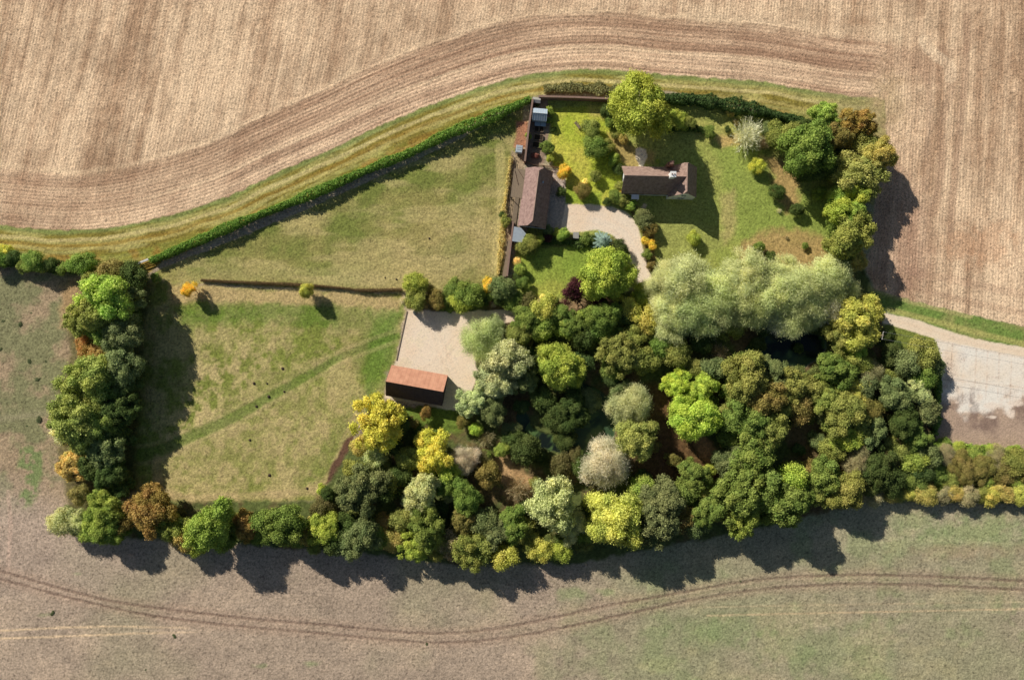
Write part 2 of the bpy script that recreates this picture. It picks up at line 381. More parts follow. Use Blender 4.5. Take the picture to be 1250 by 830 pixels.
LR = smooth([(-90, 690), (0, 707), (84, 729), (168, 748), (252, 760), (336, 768), (400, 773.5), (518, 784), (602, 780), (686, 766), (820, 737), (914, 721), (998, 714), (1099, 713), (1250, 720), (1342, 727)], 4)
dU = dist_poly(UR); dL = dist_poly(LR)
band = sstep(12, 3, np.minimum(dU, dL)) * (.7)
put(band * .45, (150, 124, 104))
for d in (dU, dL):
    m = sstep(2.6, .6, d + (n_f - .5) * 2.2); put(m * .62 * (.6 + .7 * n_mid), (104, 84, 72)); Z -= .05 * m
    put(sstep(4.2, 3.2, d) * sstep(2, 3, d) * .18, (185, 162, 140))

# verge between stubble and hedge
VERGE = B + [(1080, 119), (1081, 175), (1066, 250), (1040, 240), (1000, 160), (960, 140), (880, 124), (800, 108), (745, 112), (655, 116), (640, 122), (560, 160), (480, 196), (400, 232), (300, 275), (200, 318), (178, 335), (120, 330), (60, 322), (0, 314), (-90, 308)]
mV = mask(VERGE, 1.5, 2)
d2 = dB + (n_mid - .5) * 5
vc = mix((150, 142, 84), (124, 112, 52), sstep(.4, .6, fbm(sB / 40, dB / 4, 3, 3)))
put(mV, vc)
put(mV * sstep(8, 3, d2) * .7, (118, 132, 76))
put(mV * sstep(3.5, 1, np.abs(d2 - 13)) * .75, (188, 172, 118))
put(mV * sstep(3.5, 1, np.abs(d2 - 20)) * .6 * sstep(1000, 700, U), (142, 112, 50))
put(mV * sstep(3, 1, np.abs(d2 - 24)) * .55, (176, 160, 100))
put(mV * sstep(28, 34, d2) * .6, mix((118, 122, 52), (140, 106, 48), sstep(.45, .6, n_mid)))
put(mV * sstep(960, 1050, U) * .7, mix((156, 142, 100), (134, 130, 84), n_sm))
mul(mV, .8 + .4 * fbm(sB / 14, dB / 2.2, 5, 3)); mul(mV * sstep(.6, .7, n_sm), .85)

# stubble
mS = mask(STUB, 1.2, 2.5)
tilt = np.interp(us, [-90, 500, 900, 1342], [0.235, 0.20, 0.10, 0.02]).astype(np.float32)[None, :]
ac = U + V_ * tilt
al = V_ - U * tilt
streak = fbm(ac / 11, al / 150, 6, 4); fine = fbm(ac / 1.9, al / 20, 7, 2); broad = fbm(ac / 42, al / 300, 5, 3)
head = sstep(84, 58, dB + (fbm(U / 30, V_ / 30, 7, 2) - .5) * 16 + (n_f - .5) * 14) * sstep(1120, 1040, U + (n_sm - .5) * 30) * (.55 + .45 * sstep(100, 500, U))
col = mix((157, 128, 101), (209, 181, 148), np.clip((streak - .5) * 1.5 + (broad - .5) * 1.0 + .5 + (n_mid - .5) * .7 + (n_sm - .5) * .5, 0, 1))
rowp = 1 + .08 * np.sin(ac * 1.75 + (n_mid - .5) * 6) * fbm(ac / 20, al / 60, 3, 2)
hc = fbm(dB / 5.5, sB / 240, 1, 3); hf = fbm(dB / 1.8, sB / 30, 2, 2)
colh = mix((153, 123, 99), (207, 177, 145), np.clip((hc - .5) * 2.2 + .42 + (n_mid - .5) * .6 + (n_big - .5) * .6, 0, 1))
rowh = 1 + .075 * np.sin(dB * 1.55 + (n_sm - .5) * 1.6)
col = col * (1 - head[..., None]) + colh * head[..., None]
col = col * (1 - .10 * sstep(.5, .7, fbm(U / 70, V_ / 45, 1, 4)))[..., None]
col *= (rowp * (1 - head) + rowh * head)[..., None]
col *= (.74 + .52 * (fine * (1 - head) + hf * head))[..., None]
put(mS, col.astype(np.float32))
dd = dB + (fbm(U / 24, V_ / 24, 4, 3) - .5) * 9
put(mS * sstep(3.2, 1, np.abs(dd - 66)) * .42 * sstep(60, 300, U) * sstep(1000, 850, U) * (.5 + n_sm), (132, 106, 84))
put(mS * sstep(2.6, .8, np.abs(dd - 57)) * .28 * sstep(0, 300, U) * sstep(1040, 950, U), (140, 112, 88))
put(mS * sstep(6, 1, np.abs(dd - 72)) * .35 * sstep(1000, 900, U) * n_mid * 1.6, (216, 190, 154))
put(mS * sstep(4, 1, np.abs(dB - 27 + (n_sm - .5) * 4)) * .6 * sstep(100, 250, U) * sstep(1060, 950, U), (212, 184, 150))
put(mS * sstep(26, 12, np.abs(dd - 46)) * .2 * sstep(1100, 1000, U), (146, 114, 90))
# headland turning at the right corner
put(mS * mask([(900, 40), (1000, 52), (1080, 60), (1140, 66), (1160, 100), (1130, 98), (1060, 96), (980, 72), (900, 62)], 12, 12) * .42, (140, 108, 86))
put(mS * mask([(840, 6), (1000, 30), (1100, 36), (1100, 48), (1000, 44), (840, 24)], 8, 8) * .3, (214, 190, 156))
for pts, w, a, c in (([(1150, 60), (1162, 100), (1150, 150), (1150, 200), (1140, 260)], 3, .4, (140, 110, 88)), ([(1180, 20), (1178, 90), (1172, 160), (1162, 250), (1160, 300)], 2.2, .4, (142, 112, 90)), ([(1128, 50), (1140, 66), (1158, 80), (1160, 95)], 5, .4, (214, 190, 158)),
                     ([(1190, 40), (1180, 60), (1160, 66)], 3, .35, (150, 120, 96)), ([(1100, 60), (1128, 90), (1135, 130), (1130, 230)], 2.5, .25, (150, 120, 98)), ([(1110, 330), (1180, 345), (1250, 360), (1342, 380)], 3, .3, (150, 118, 96)), ([(1110, 350), (1180, 368), (1250, 382)], 2, .4, (152, 122, 98))):
    put(mS * line(smooth(pts, 4), w, 4) * a * (.4 + n_sm * 1.2), c)
put(mS * sstep(1, .3, np.hypot((U - 1200) / 55, (V_ - 300) / 34) + (n_sm - .5)) * .35, (184, 138, 104))
put(mS * mask([(1078, 190), (1120, 230), (1135, 300), (1130, 340), (1100, 372), (1064, 352), (1060, 280)], 16, 12) * .5, (146, 114, 96))
he = sstep(55, 35, dE) * sstep(1080, 1120, U)
mul(mS * he, 1 + .06 * np.sin(dE * 1.5 + (n_sm - .5) * 3))
mul(mS, .95 + .1 * n_f)
cm = sstep(1, .2, np.hypot((U - 1084) / 34, (V_ - 128) / 60) + (n_sm - .5)); put(cm * .6, mix((172, 144, 112), (150, 134, 96), n_sm))
Z += mS * (.035 * np.sin(np.where(head > .5, dB * 1.55, ac * 1.75)) + .05 * (fine - .5))

# upper paddock
PAD = [(188, 332), (300, 287), (400, 244), (500, 200), (600, 150), (640, 132), (634, 200), (622, 280), (614, 345), (600, 356), (490, 357), (245, 346), (203, 346)]
mP = mask(PAD, 1.5, 2)
pc = mix((140, 130, 78), (108, 114, 56), np.clip((n_mid - .5) * 2.4 + (n_big - .5) * 2 + .5, 0, 1)); put(mP, pc)
put(mP * sstep(.5, .7, fbm(U / 60, V_ / 20, 3, 3)) * .5, (172, 156, 106))
put(mP * mask([(480, 300), (600, 270), (612, 345), (500, 350)], 20, 10) * .3, (172, 150, 108))
mul(mP, 1 + .045 * np.sin((U * .37 + V_ * .93) * .55 + n_mid * 5)); mul(mP, .83 + .34 * fbm(U / 12, V_ / 5, 6, 3))
put(mP * line([(610, 180), (612, 240), (604, 330)], 3, 5) * .4, (188, 172, 116))
put(mP * line([(225, 338), (350, 334), (500, 345)], 4, 10) * .25, (182, 164, 116))
# meadow
MEA = [(203, 344), (245, 348), (490, 358), (495, 380), (484, 442), (470, 455), (470, 495), (442, 505), (428, 540), (402, 592), (385, 612), (340, 614), (200, 614), (152, 592), (150, 480), (160, 400), (170, 345)]
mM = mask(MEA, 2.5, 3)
mc = mix((114, 120, 56), (156, 144, 94), np.clip((n_mid - .5) * 3 + .42 + (n_sm - .5) * 1.8 + (n_f - .5) * .6, 0, 1)); put(mM, mc)
put(mM * mask([(300, 460), (420, 480), (430, 520), (380, 600), (210, 606), (190, 570), (260, 520)], 25, 20) * .42 * (n_sm + .3), (172, 152, 108))
put(mM * mask([(240, 450), (330, 420), (340, 450), (250, 520), (200, 540)], 14, 14) * .5 * sstep(.35, .6, n_sm), (186, 164, 118))
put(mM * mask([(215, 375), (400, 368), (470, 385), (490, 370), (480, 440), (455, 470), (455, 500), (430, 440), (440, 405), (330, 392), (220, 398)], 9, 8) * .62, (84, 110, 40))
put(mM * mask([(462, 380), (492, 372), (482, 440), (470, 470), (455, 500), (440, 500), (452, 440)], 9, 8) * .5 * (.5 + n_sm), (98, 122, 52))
put(mM * mask([(205, 346), (260, 350), (400, 357), (492, 362), (486, 378), (400, 372), (250, 368), (210, 372)], 4, 5) * .75, (172, 148, 104))
put(mM * mask([(160, 470), (200, 560), (196, 606), (155, 590)], 12, 8) * .3, (100, 120, 50))
pth = smooth([(500, 405), (462, 418), (420, 434), (380, 456), (330, 484), (280, 512), (230, 534), (190, 552), (160, 556)], 4)
dp, sp = dist_poly(pth, arc=True); hw = 3.2 + sp * .012
pm = 1 - sstep(hw - 2.5, hw + 3.2, dp + (n_sm - .5) * 2.5)
put(mM * pm * .66 * (.7 + .5 * n_sm), (84, 106, 42)); Z -= .03 * pm * mM
put(mM * sstep(4, 1, np.abs(dp - hw - 3)) * .2, (186, 166, 120))
put(mM * line(smooth([(440, 500), (428, 520), (395, 590), (330, 604), (215, 606), (192, 580), (192, 560)], 4), 2, 6) * .35, (188, 158, 122))
put(mM * line([(425, 380), (432, 440), (440, 395)], 9, 9) * .22, (172, 146, 104))
for q in range(4):
    o = 5 + q * 6; put(mM * line(smooth([(452 - o, 470), (440 - o, 510), (420 - o, 545), (392 - o, 590)], 4), .8, 2) * .18, (92, 110, 56))
mul(mM, .80 + .4 * fbm(U / 5, V_ / 5, 3, 3)); mul(mM * sstep(.66, .74, n_sm) * .5, .8)
put(mask([(424, 534), (431, 532), (430, 545), (420, 562), (408, 585), (398, 592), (402, 575), (412, 556)], 1.5, 2), (92, 68, 54))

# woodland floor, belts
FLOOR = [(494, 360), (640, 345), (690, 362), (800, 352), (1056, 330), (1080, 398), (1148, 432), (1144, 540), (1250, 552), (1342, 562), (1342, 612), (1060, 612), (950, 640), (700, 688), (560, 690), (430, 674), (200, 658), (60, 650), (80, 615), (170, 612), (385, 612), (400, 594), (430, 540), (470, 498), (552, 494), (575, 470), (560, 430), (600, 385), (500, 378)]
mF = mask(FLOOR, 3, 4)
put(mF, mix((84, 92, 50), (104, 88, 60), sstep(.46, .64, n_mid)))
put(mF * mask([(590, 560), (612, 552), (630, 570), (660, 590), (650, 612), (620, 610), (612, 590)], 5, 6) * .8, (176, 142, 100))
put(mF * mask([(680, 560), (720, 560), (735, 575), (700, 590)], 5, 5) * .7, (168, 134, 96))
put(mF * mask([(790, 470), (820, 470), (850, 525), (885, 560), (890, 600), (850, 600), (800, 590), (770, 575)], 8, 8) * .85, mix((110, 78, 50), (82, 60, 42), n_mid))
put(mF * mask([(846, 528), (858, 530), (884, 566), (890, 582), (872, 580), (852, 548)], 4, 4) * .8, (186, 136, 92))
put(mF * mask([(488, 496), (560, 494), (578, 505), (560, 530), (520, 530), (480, 512)], 5, 5) * .9, (100, 118, 48))
put(mF * mask([(1144, 535), (1342, 548), (1342, 612), (1070, 612), (1075, 590)], 5, 6) * .9, mix((104, 112, 54), (136, 110, 82), sstep(.4, .6, n_sm)))
BELT = [(75, 345), (120, 336), (190, 335), (172, 400), (168, 480), (165, 600), (120, 640), (85, 620), (72, 560), (66, 500), (84, 440), (82, 380)]
mB = mask(BELT, 5, 6); put(mB * .85, mix((88, 92, 52), (104, 86, 58), n_mid))
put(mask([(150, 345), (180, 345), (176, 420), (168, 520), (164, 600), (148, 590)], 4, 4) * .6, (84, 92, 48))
put(mask([(92, 338), (112, 338), (100, 360), (86, 400), (72, 400), (76, 350)], 5, 5) * .6, (176, 142, 104))
mul(mF, .7 + .6 * n_sm); mul(mB, .7 + .6 * n_sm)

# garden
GAR = [(662, 122), (745, 122), (800, 114), (880, 128), (975, 148), (1015, 150), (1030, 200), (1024, 300), (1018, 335), (900, 345), (800, 348), (770, 350), (690, 372), (632, 372), (628, 300), (672, 250), (675, 200), (664, 180)]
mG = mask(GAR, 2, 2)
put(mG, mix((124, 136, 64), (150, 148, 80), n_mid))
put(mask([(674, 132), (742, 130), (748, 170), (764, 205), (756, 246), (736, 252), (700, 250), (690, 246), (688, 212), (676, 200), (672, 160)], 2, 3) * .9, mix((150, 160, 52), (176, 168, 72), np.clip((n_mid - .4) * 3, 0, 1)))
put(mask([(690, 228), (735, 236), (735, 252), (690, 248)], 4, 3) * .6, (112, 142, 44))
put(mask([(718, 130), (746, 130), (748, 146), (722, 142)], 6, 4) * .6, (176, 152, 96))
put(mask([(740, 160), (765, 176), (800, 186), (800, 200), (770, 206), (752, 190)], 4, 4) * .75, (158, 132, 84))
put(mask([(632, 298), (680, 292), (760, 310), (760, 350), (700, 362), (640, 365)], 3, 3) * .85, mix((112, 136, 50), (138, 146, 62), n_mid))
put(mask([(648, 348), (690, 342), (690, 360), (650, 364)], 4, 4) * .5, (160, 156, 74))
put(mask([(806, 250), (890, 285), (885, 300), (800, 340), (790, 300)], 4, 4) * .7, (138, 140, 76))
put(mask([(868, 178), (920, 172), (990, 240), (1018, 260), (1018, 300), (900, 300), (884, 230)], 8, 8) * .55, (118, 136, 60))
put(mask([(930, 190), (962, 192), (975, 212), (975, 250), (962, 262), (940, 232), (944, 214)], 6, 6) * .8, (164, 132, 88))
put(mask([(900, 300), (940, 282), (985, 282), (1015, 290), (1012, 335), (905, 335)], 8, 8) * .8, mix((168, 134, 94), (148, 122, 76), n_mid))
put(mask([(880, 240), (896, 230), (900, 280), (884, 300)], 6, 6) * .45, (172, 148, 104))
put(mask([(846, 148), (890, 150), (896, 172), (850, 168)], 4, 4) * .5, (158, 150, 84)); put(mask([(872, 166), (900, 164), (905, 176), (880, 180)], 4, 3) * .7, (176, 144, 96))
mul(mG, .86 + .28 * n_sm); mul(mG, 1 + .03 * np.sin((U * .9 + V_ * .3) * .9))
# bed edges
put(mask([(757, 246), (775, 250), (792, 262), (800, 300), (798, 345), (786, 320), (784, 280), (770, 262)], 2, 3) * .85, (112, 92, 64))
put(mask([(668, 284), (760, 292), (765, 310), (715, 300), (640, 304), (640, 292)], 2, 3) * .7, (84, 78, 50))
put(mask([(640, 364), (700, 366), (770, 362), (770, 376), (690, 384), (640, 378)], 3, 4) * .8, (150, 122, 92))
KIT = [(650, 122), (668, 122), (672, 150), (668, 172), (664, 200), (640, 202), (645, 160)]
mK = mask(KIT, 1.2, 1); put(mK, mix((150, 130, 112), (120, 100, 84), n_f))
put(mask([(630, 150), (645, 148), (642, 180), (628, 180)], 2, 3), (150, 108, 82))
put(mask([(624, 184), (640, 186), (640, 206), (634, 250), (630, 300), (622, 345), (614, 345), (618, 280), (621, 220)], 1.2, 2) * .9, mix((168, 146, 118), (140, 122, 98), n_f))
# gravel, paths
DRIVE = smooth([(668, 250), (690, 250), (720, 250), (750, 254), (767, 262), (777, 274), (782, 290), (787, 315), (796, 345), (792, 356), (780, 352), (774, 335), (768, 318), (760, 302), (748, 288), (730, 281), (700, 284), (668, 283)], 3)
mD = mask(DRIVE, 1.2, 1.2); put(mD, mix((246, 226, 202), (230, 206, 178), np.clip((n_mid - .4) * 3, 0, 1)))
put(mask([(674, 205), (691, 210), (690, 252), (684, 284), (666, 284), (670, 245)], 1, .5), (168, 152, 138))
put(mask([(776, 182), (781, 180), (788, 183), (790, 192), (786, 201), (785, 207), (780, 207), (780, 200), (776, 192)], 1, 1), (224, 208, 184))
put(mask([(786, 262), (781, 256), (786, 248), (790, 250), (786, 258)], 1, 1), (200, 178, 150))
YARD = [(497, 379), (560, 381), (628, 378), (640, 384), (700, 386), (700, 390), (630, 392), (612, 396), (590, 402), (582, 420), (580, 446), (584, 454), (576, 476), (556, 500), (545, 500), (470, 486), (484, 440)]
mY = mask(YARD, 1.2, 1.5); put(mY, mix((240, 220, 194), (222, 198, 170), np.clip((n_mid - .42) * 3, 0, 1)))
for pts in ([(520, 385), (528, 410), (540, 440), (552, 462)], [(529, 385), (537, 410), (549, 438), (560, 458)], [(628, 384), (590, 390), (560, 405), (530, 440), (515, 450)], [(628, 389), (594, 396), (566, 411), (538, 444)]): put(mY * line(smooth(pts, 5), .8, 2.2) * .32 * (.5 + n_sm), (176, 154, 130))
for pts in ([(795, 340), (778, 300), (760, 276), (720, 262), (690, 262)], [(786, 340), (770, 306), (752, 284), (715, 272), (690, 272)]): put(mD * line(smooth(pts, 5), .8, 2.2) * .28 * (.5 + n_sm), (186, 160, 134))
put(mY * sstep(.6, .72, n_sm) * .25, (170, 160, 120))
put(mY * line([(484, 440), (497, 379)], .3, 1) * .4, (110, 94, 76))
VE = [(1060, 345), (1068, 354), (1113, 367), (1184, 385), (1250, 398), (1342, 414), (1342, 440), (1250, 424), (1190, 414), (1150, 402), (1119, 391), (1082, 381), (1060, 372)]
mE = mask(VE, 1.5, 2); put(mE, mix((136, 134, 80), (104, 124, 60), np.clip((n_mid - .45) * 4 + .4, 0, 1)))
put(mE * line([(1085, 378), (1140, 392), (1200, 408), (1250, 420)], 2, 3) * .5, (176, 164, 100)); put(mE * line([(1066, 352), (1113, 368), (1184, 386)], 2, 3) * .5, (176, 160, 110))
put(mask([(1080, 395), (1110, 403), (1144, 413), (1150, 440), (1100, 425), (1078, 410)], 1.5, 2), (108, 116, 54))
TRACK = smooth([(1078, 383), (1100, 386), (1119, 391), (1155, 403), (1191, 414), (1250, 424), (1342, 438), (1342, 452), (1250, 436), (1191, 426), (1140, 413), (1109, 403), (1078, 394)], 2)
mT = mask(TRACK, 1, 1); put(mT, mix((248, 228, 200), (234, 210, 180), n_sm)); put(mT * line([(1080, 389), (1119, 398), (1155, 409), (1191, 420), (1250, 430)], 1, 2) * .35, (190, 164, 138))
YD2 = [(1141, 413), (1191, 425), (1250, 436), (1342, 452), (1342, 575), (1250, 553), (1180, 541), (1142, 537), (1146, 480), (1151, 440)]
mC = mask(YD2, 1, 1)
cc = mix((255, 246, 230), (244, 226, 202), np.clip((n_mid - .4) * 2.6, 0, 1))
mud = sstep(472, 498, V_ + (n_mid - .5) * 70 + (n_sm - .5) * 20)
cc = cc * (1 - mud[..., None]) + mix((148, 126, 110), (172, 148, 126), n_sm) * mud[..., None]
put(mC, cc.astype(np.float32))
put(mC * mask([(1150, 430), (1162, 428), (1166, 470), (1150, 480)], 6, 8) * .5, (170, 140, 112))
for (x, y, rx, ry, a) in ((1190, 503, 9, 22, .6), (1207, 515, 14, 13, .6), (1176, 488, 14, 9, .5), (1250, 500, 14, 12, .55), (1187, 480, 4, 12, .5), (1194, 478, 3, 10, .4), (1175, 436, 7, 8, .4), (1160, 455, 9, 16, .3), (1230, 478, 20, 5, .3), (1200, 440, 6, 3, .2), (1165, 496, 8, 5, .4)):
    put(mC * sstep(1.15, .5, np.hypot((U - x) / rx, (V_ - y) / ry) + (n_sm - .5) * .9) * a, (104, 84, 76))
for (x, y, rx, ry) in ((1168, 491, 3, 1.6), (1184, 495, 2.5, 2), (1210, 509, 6, 2), (1210, 495, 12, 4), (1234, 505, 5, 6), (1240, 492, 14, 4), (1196, 486, 6, 6)):
    put(mC * sstep(1.2, .5, np.hypot((U - x) / rx, (V_ - y) / ry) + (n_sm - .5) * 1.4) * .7, (232, 214, 194))
for x in (1161, 1176, 1190.5, 1204.5, 1219, 1234, 1249, 1264, 1279, 1294, 1310):
    put(mC * line([(x + 1.5, 420), (x - 1.5, 500)], .3, 1.0) * .5 * sstep(505, 480, V_) * sstep(.36, .56, n_sm), (140, 116, 96))
put(mC * line([(1141, 414.5), (1191, 426.5), (1250, 437.5), (1342, 453)], .3, 1) * .5, (140, 116, 96))
put(mC * line([(1152, 463), (1250, 473)], .3, 1) * .45, (140, 116, 96))
put(mC * line([(1205, 459.5), (1219, 461)], .5, .8) * .5, (120, 100, 90))

# ponds: dark water glimpsed between the trees
POND1 = smooth([(905, 436), (920, 412), (945, 404), (974, 402), (1004, 412), (1008, 428), (996, 440), (978, 450), (960, 446), (935, 450), (912, 446), (905, 436)], 3)
POND2 = smooth([(694, 470), (712, 468), (735, 478), (752, 498), (752, 524), (738, 546), (706, 556), (668, 549), (642, 534), (630, 512), (634, 500), (644, 506), (652, 522), (676, 530), (696, 516), (694, 470)], 3)
mW = np.maximum(mask(POND1, 1.2, 2), mask(POND2, 1.2, 2))
put(mW, mix((24, 32, 28), (56, 76, 52), sstep(.35, .6, n_mid)))
alg = sstep(.48, .6, fbm(U / 16 + V_ / 30, V_ / 16, 6, 3)) * (1 - mask([(962, 414), (974, 405), (1003, 414), (1005, 429), (979, 447), (967, 436)], 2, 2))
put(mW * alg * .8, (84, 108, 62))

PR = [(STUB, 'stubble_field'), (VERGE, 'grass_verge'), (PAD, 'upper_paddock'), (FLOOR, 'woodland_floor'), (BELT, 'woodland_floor'), (MEA, 'meadow'), (GAR, 'garden_lawn'), (KIT, 'kitchen_garden_path'), (DRIVE, 'gravel_driveway'), (YARD, 'gravel_yard'), (VE, 'track_verge'), (TRACK, 'farm_track'), (YD2, 'concrete_yard')]
mul(1 - mW, .8 + .4 * white)
Zb = (n_mid - .5) * .18 + (n_sm - .5) * .07
hard = np.clip(mD + mY + mT + mC, 0, 1)
Z += Zb * (1 - .85 * hard) + (1 - hard) * (n_f - .5) * .07
Z = Z * (1 - mW) - .25 * mW

# faces to regions
KB = 1.40
RGB *= KB
RGB *= (np.minimum(1, .94 / np.maximum(RGB.max(-1), 1e-3)))[..., None]
fu = (U[:-1, :-1] + STEP / 2) + WOBU[:-1, :-1] * 4; fv = (V_[:-1, :-1] + STEP / 2) + WOBV[:-1, :-1] * 4
reg = np.zeros(fu.shape, np.int16); names = ['open_field']
for pts, nm in PR:
    if nm not in names: names.append(nm)
    reg[inside(pts, fu, fv)] = names.index(nm)
names.append('pond_water'); reg[(mW[:-1, :-1] > .5)] = len(names) - 1
mul(mask(POND1, 1, 1), 1.0)
GM = {'stubble_field': ground_mat('stubble', 2.6, .42, .8, fleck=.46), 'grass': ground_mat('grass', 1.9, .36, .8, fleck=.34), 'soil': ground_mat('field_soil', 2.0, .34, .7, fleck=.42),
      'gravel': ground_mat('gravel', 2.4, .14, .35, fleck=.12), 'water': ground_mat('water', .3, .05, .0, .25, .3), 'floor': ground_mat('leaf_litter', 1.2, .4, .6)}
use = {'open_field': 'soil', 'stubble_field': 'stubble_field', 'grass_verge': 'grass', 'upper_paddock': 'grass', 'woodland_floor': 'floor', 'meadow': 'grass', 'garden_lawn': 'grass', 'kitchen_garden_path': 'gravel', 'gravel_driveway': 'gravel', 'gravel_yard': 'gravel', 'track_verge': 'grass', 'farm_track': 'gravel', 'concrete_yard': 'gravel', 'pond_water': 'water'}
X3 = np.stack([(U - CX) * S, (CY - V_) * S, Z], -1).reshape(-1, 3)
C4 = np.concatenate([np.clip(RGB, 0, .95).reshape(-1, 3), np.ones((nx * ny, 1), np.float32)], 1)
idx = np.arange(nx * ny).reshape(ny, nx)
Q = np.stack([idx[1:, :-1], idx[1:, 1:], idx[:-1, 1:], idx[:-1, :-1]], -1)
for k, nm in enumerate(names):
    q = Q[reg == k]
    if not len(q): continue
    un, inv = np.unique(q.ravel(), return_inverse=True)
    me = fastmesh(nm, X3[un], inv.reshape(-1, 4), smooth=True)
    a = me.attributes.new('tint', 'FLOAT_COLOR', 'POINT'); a.data.foreach_set('color', C4[un].astype(np.float32).ravel())
    me.materials.append(GM[use[nm]]); o = bpy.data.objects.new(nm, me); COL.objects.link(o); o['kind'] = 'structure'
far = MB(); far.face([(-2500, -2500, -1.2), (2500, -2500, -1.2), (2500, 2500, -1.2), (-2500, 2500, -1.2)])
tag(far.build('ground', noise_mat('far_ground', (170, 148, 118), (150, 132, 100), .02, .95, 0)), kind='structure')

# ---------------------------------------------------------------- trees and shrubs
LOOK = {'sun': ((182, 190, 74), 'bright yellow-green'), 'rust': ((148, 134, 66), 'orange-tinged olive'),'khaki': ((148, 156, 84), 'yellowish khaki'),  # key: (sRGB of the lit leaves, words)
 'lime': ((152, 168, 68), 'lime green'), 'vivid': ((158, 180, 68), 'vivid bright green'), 'yellow': ((172, 178, 84), 'yellow-green'),
 'green': ((112, 134, 60), 'mid green'), 'dark': ((78, 96, 48), 'dark green'), 'olive': ((132, 142, 70), 'olive green'),
 'sage': ((166, 178, 124), 'pale sage green'), 'greygreen': ((112, 126, 78), 'grey-green'), 'pale': ((176, 188, 130), 'pale feathery'),
 'orange': ((146, 126, 68), 'rusty orange-brown'), 'gold': ((200, 184, 64), 'golden yellow'), 'purple': ((80, 50, 54), 'dark purple'),
 'blue': ((112, 134, 130), 'blue-green'), 'brown': ((150, 146, 108), 'pale brown'), 'grey': ((186, 188, 160), 'grey-buff'),
 'bronze': ((126, 120, 64), 'bronze-green'), 'fresh': ((138, 160, 70), 'fresh green'), 'cream': ((212, 208, 130), 'creamy yellow'), 'ochre': ((166, 160, 86), 'ochre yellow')}
GR = {'v': 'trees and shrubs of the cottage garden', 'g': 'trees of the corner copse by the garden', 'w': 'willows along the upper edge of the wood', 'n': 'trees of the wood around the ponds', 's': 'trees of the lower tree line',
      'b': 'trees of the left-hand belt', 'e': 'bushes of the thicket beside the concrete yard', 'h': 'bushes along the edge of the gravel yard', 'p': 'young trees standing in the paddocks'}
T = []   # (px, py, r_px, look, kind, area, height factor)
def add(area, *rows):
    for r in rows: T.append((r[0], r[1], r[2], r[3], r[4] if len(r) > 4 else 'B', area, r[5] if len(r) > 5 else 1.0))
add('v', (780, 130, 30.5, 'lime', 'B', 1.05), (741, 137, 8, 'dark'), (745, 149, 7, 'green'), (722, 157, 11, 'olive'), (727, 180, 12, 'green'), (741, 180, 9, 'olive'), (749, 194, 8, 'fresh'), (756, 207, 7, 'dark'), (727, 215, 7, 'olive'),
    (711, 233, 9, 'bronze'), (714, 223, 4, 'cream'), (689, 209, 9, 'gold'), (668, 179, 8, 'green'), (685, 234, 6, 'dark'), (671, 135, 5, 'fresh'), (671, 147, 4, 'green'), (672, 193, 5, 'lime'), (676, 158, 3, 'dark'), (761, 170, 6, 'ochre'), (751, 166, 5, 'olive'),
    (828, 148, 11, 'lime'), (841, 149, 8, 'olive'), (867, 161, 7, 'green'), (892, 138, 5, 'ochre'), (888, 158, 4, 'dark'), (757, 227, 6, 'olive'), (752, 240, 8, 'green'), (761, 244, 8, 'olive'), (770, 251, 7, 'fresh'), (742, 246, 5, 'dark'), (757, 235, 4, 'gold'),
    (786, 268, 10, 'greygreen'), (792, 279, 9, 'bronze'), (781, 261, 6, 'green'), (788, 294, 5, 'gold'), (796, 299, 6, 'gold'), (790, 310, 6, 'green'), (795, 324, 5, 'bronze'), (847, 291, 8, 'lime'), (736, 294, 13, 'blue', 'C'), (757, 301, 9, 'dark'), (763, 310, 5, 'green'), (715, 291, 7, 'green'), (724, 293, 6, 'dark'),
    (688, 286, 8, 'fresh'), (680, 283, 5, 'lime'), (669, 281, 6, 'greygreen'), (669, 291, 5, 'purple'), (646, 299, 11, 'olive'), (657, 293, 8, 'lime'), (635, 302, 6, 'olive'), (647, 308, 6, 'green'), (631, 319, 5, 'cream'), (635, 329, 7, 'fresh'), (638, 346, 8, 'green'), (631, 338, 5, 'dark'),
    (741, 334, 27, 'lime', 'B', .9), (698, 356, 13, 'purple', 'B', 1.1), (729, 363, 9, 'purple'), (717, 358, 6, 'sage'), (745, 358, 7, 'olive'), (663, 363, 4, 'cream'), (677, 366, 5, 'green'), (646, 368, 6, 'green'),
    (925, 202, 9, 'sun'), (949, 234, 9, 'dark'), (973, 256, 8, 'dark'), (952, 257, 4, 'grey', 'X'), (983, 300, 4, 'green'), (961, 290, 3, 'brown', 'X'), (899, 150, 4, 'bronze'), (656, 127, 3, 'dark'), (645, 166, 4, 'fresh'), (803, 197, 2.5, 'fresh'))
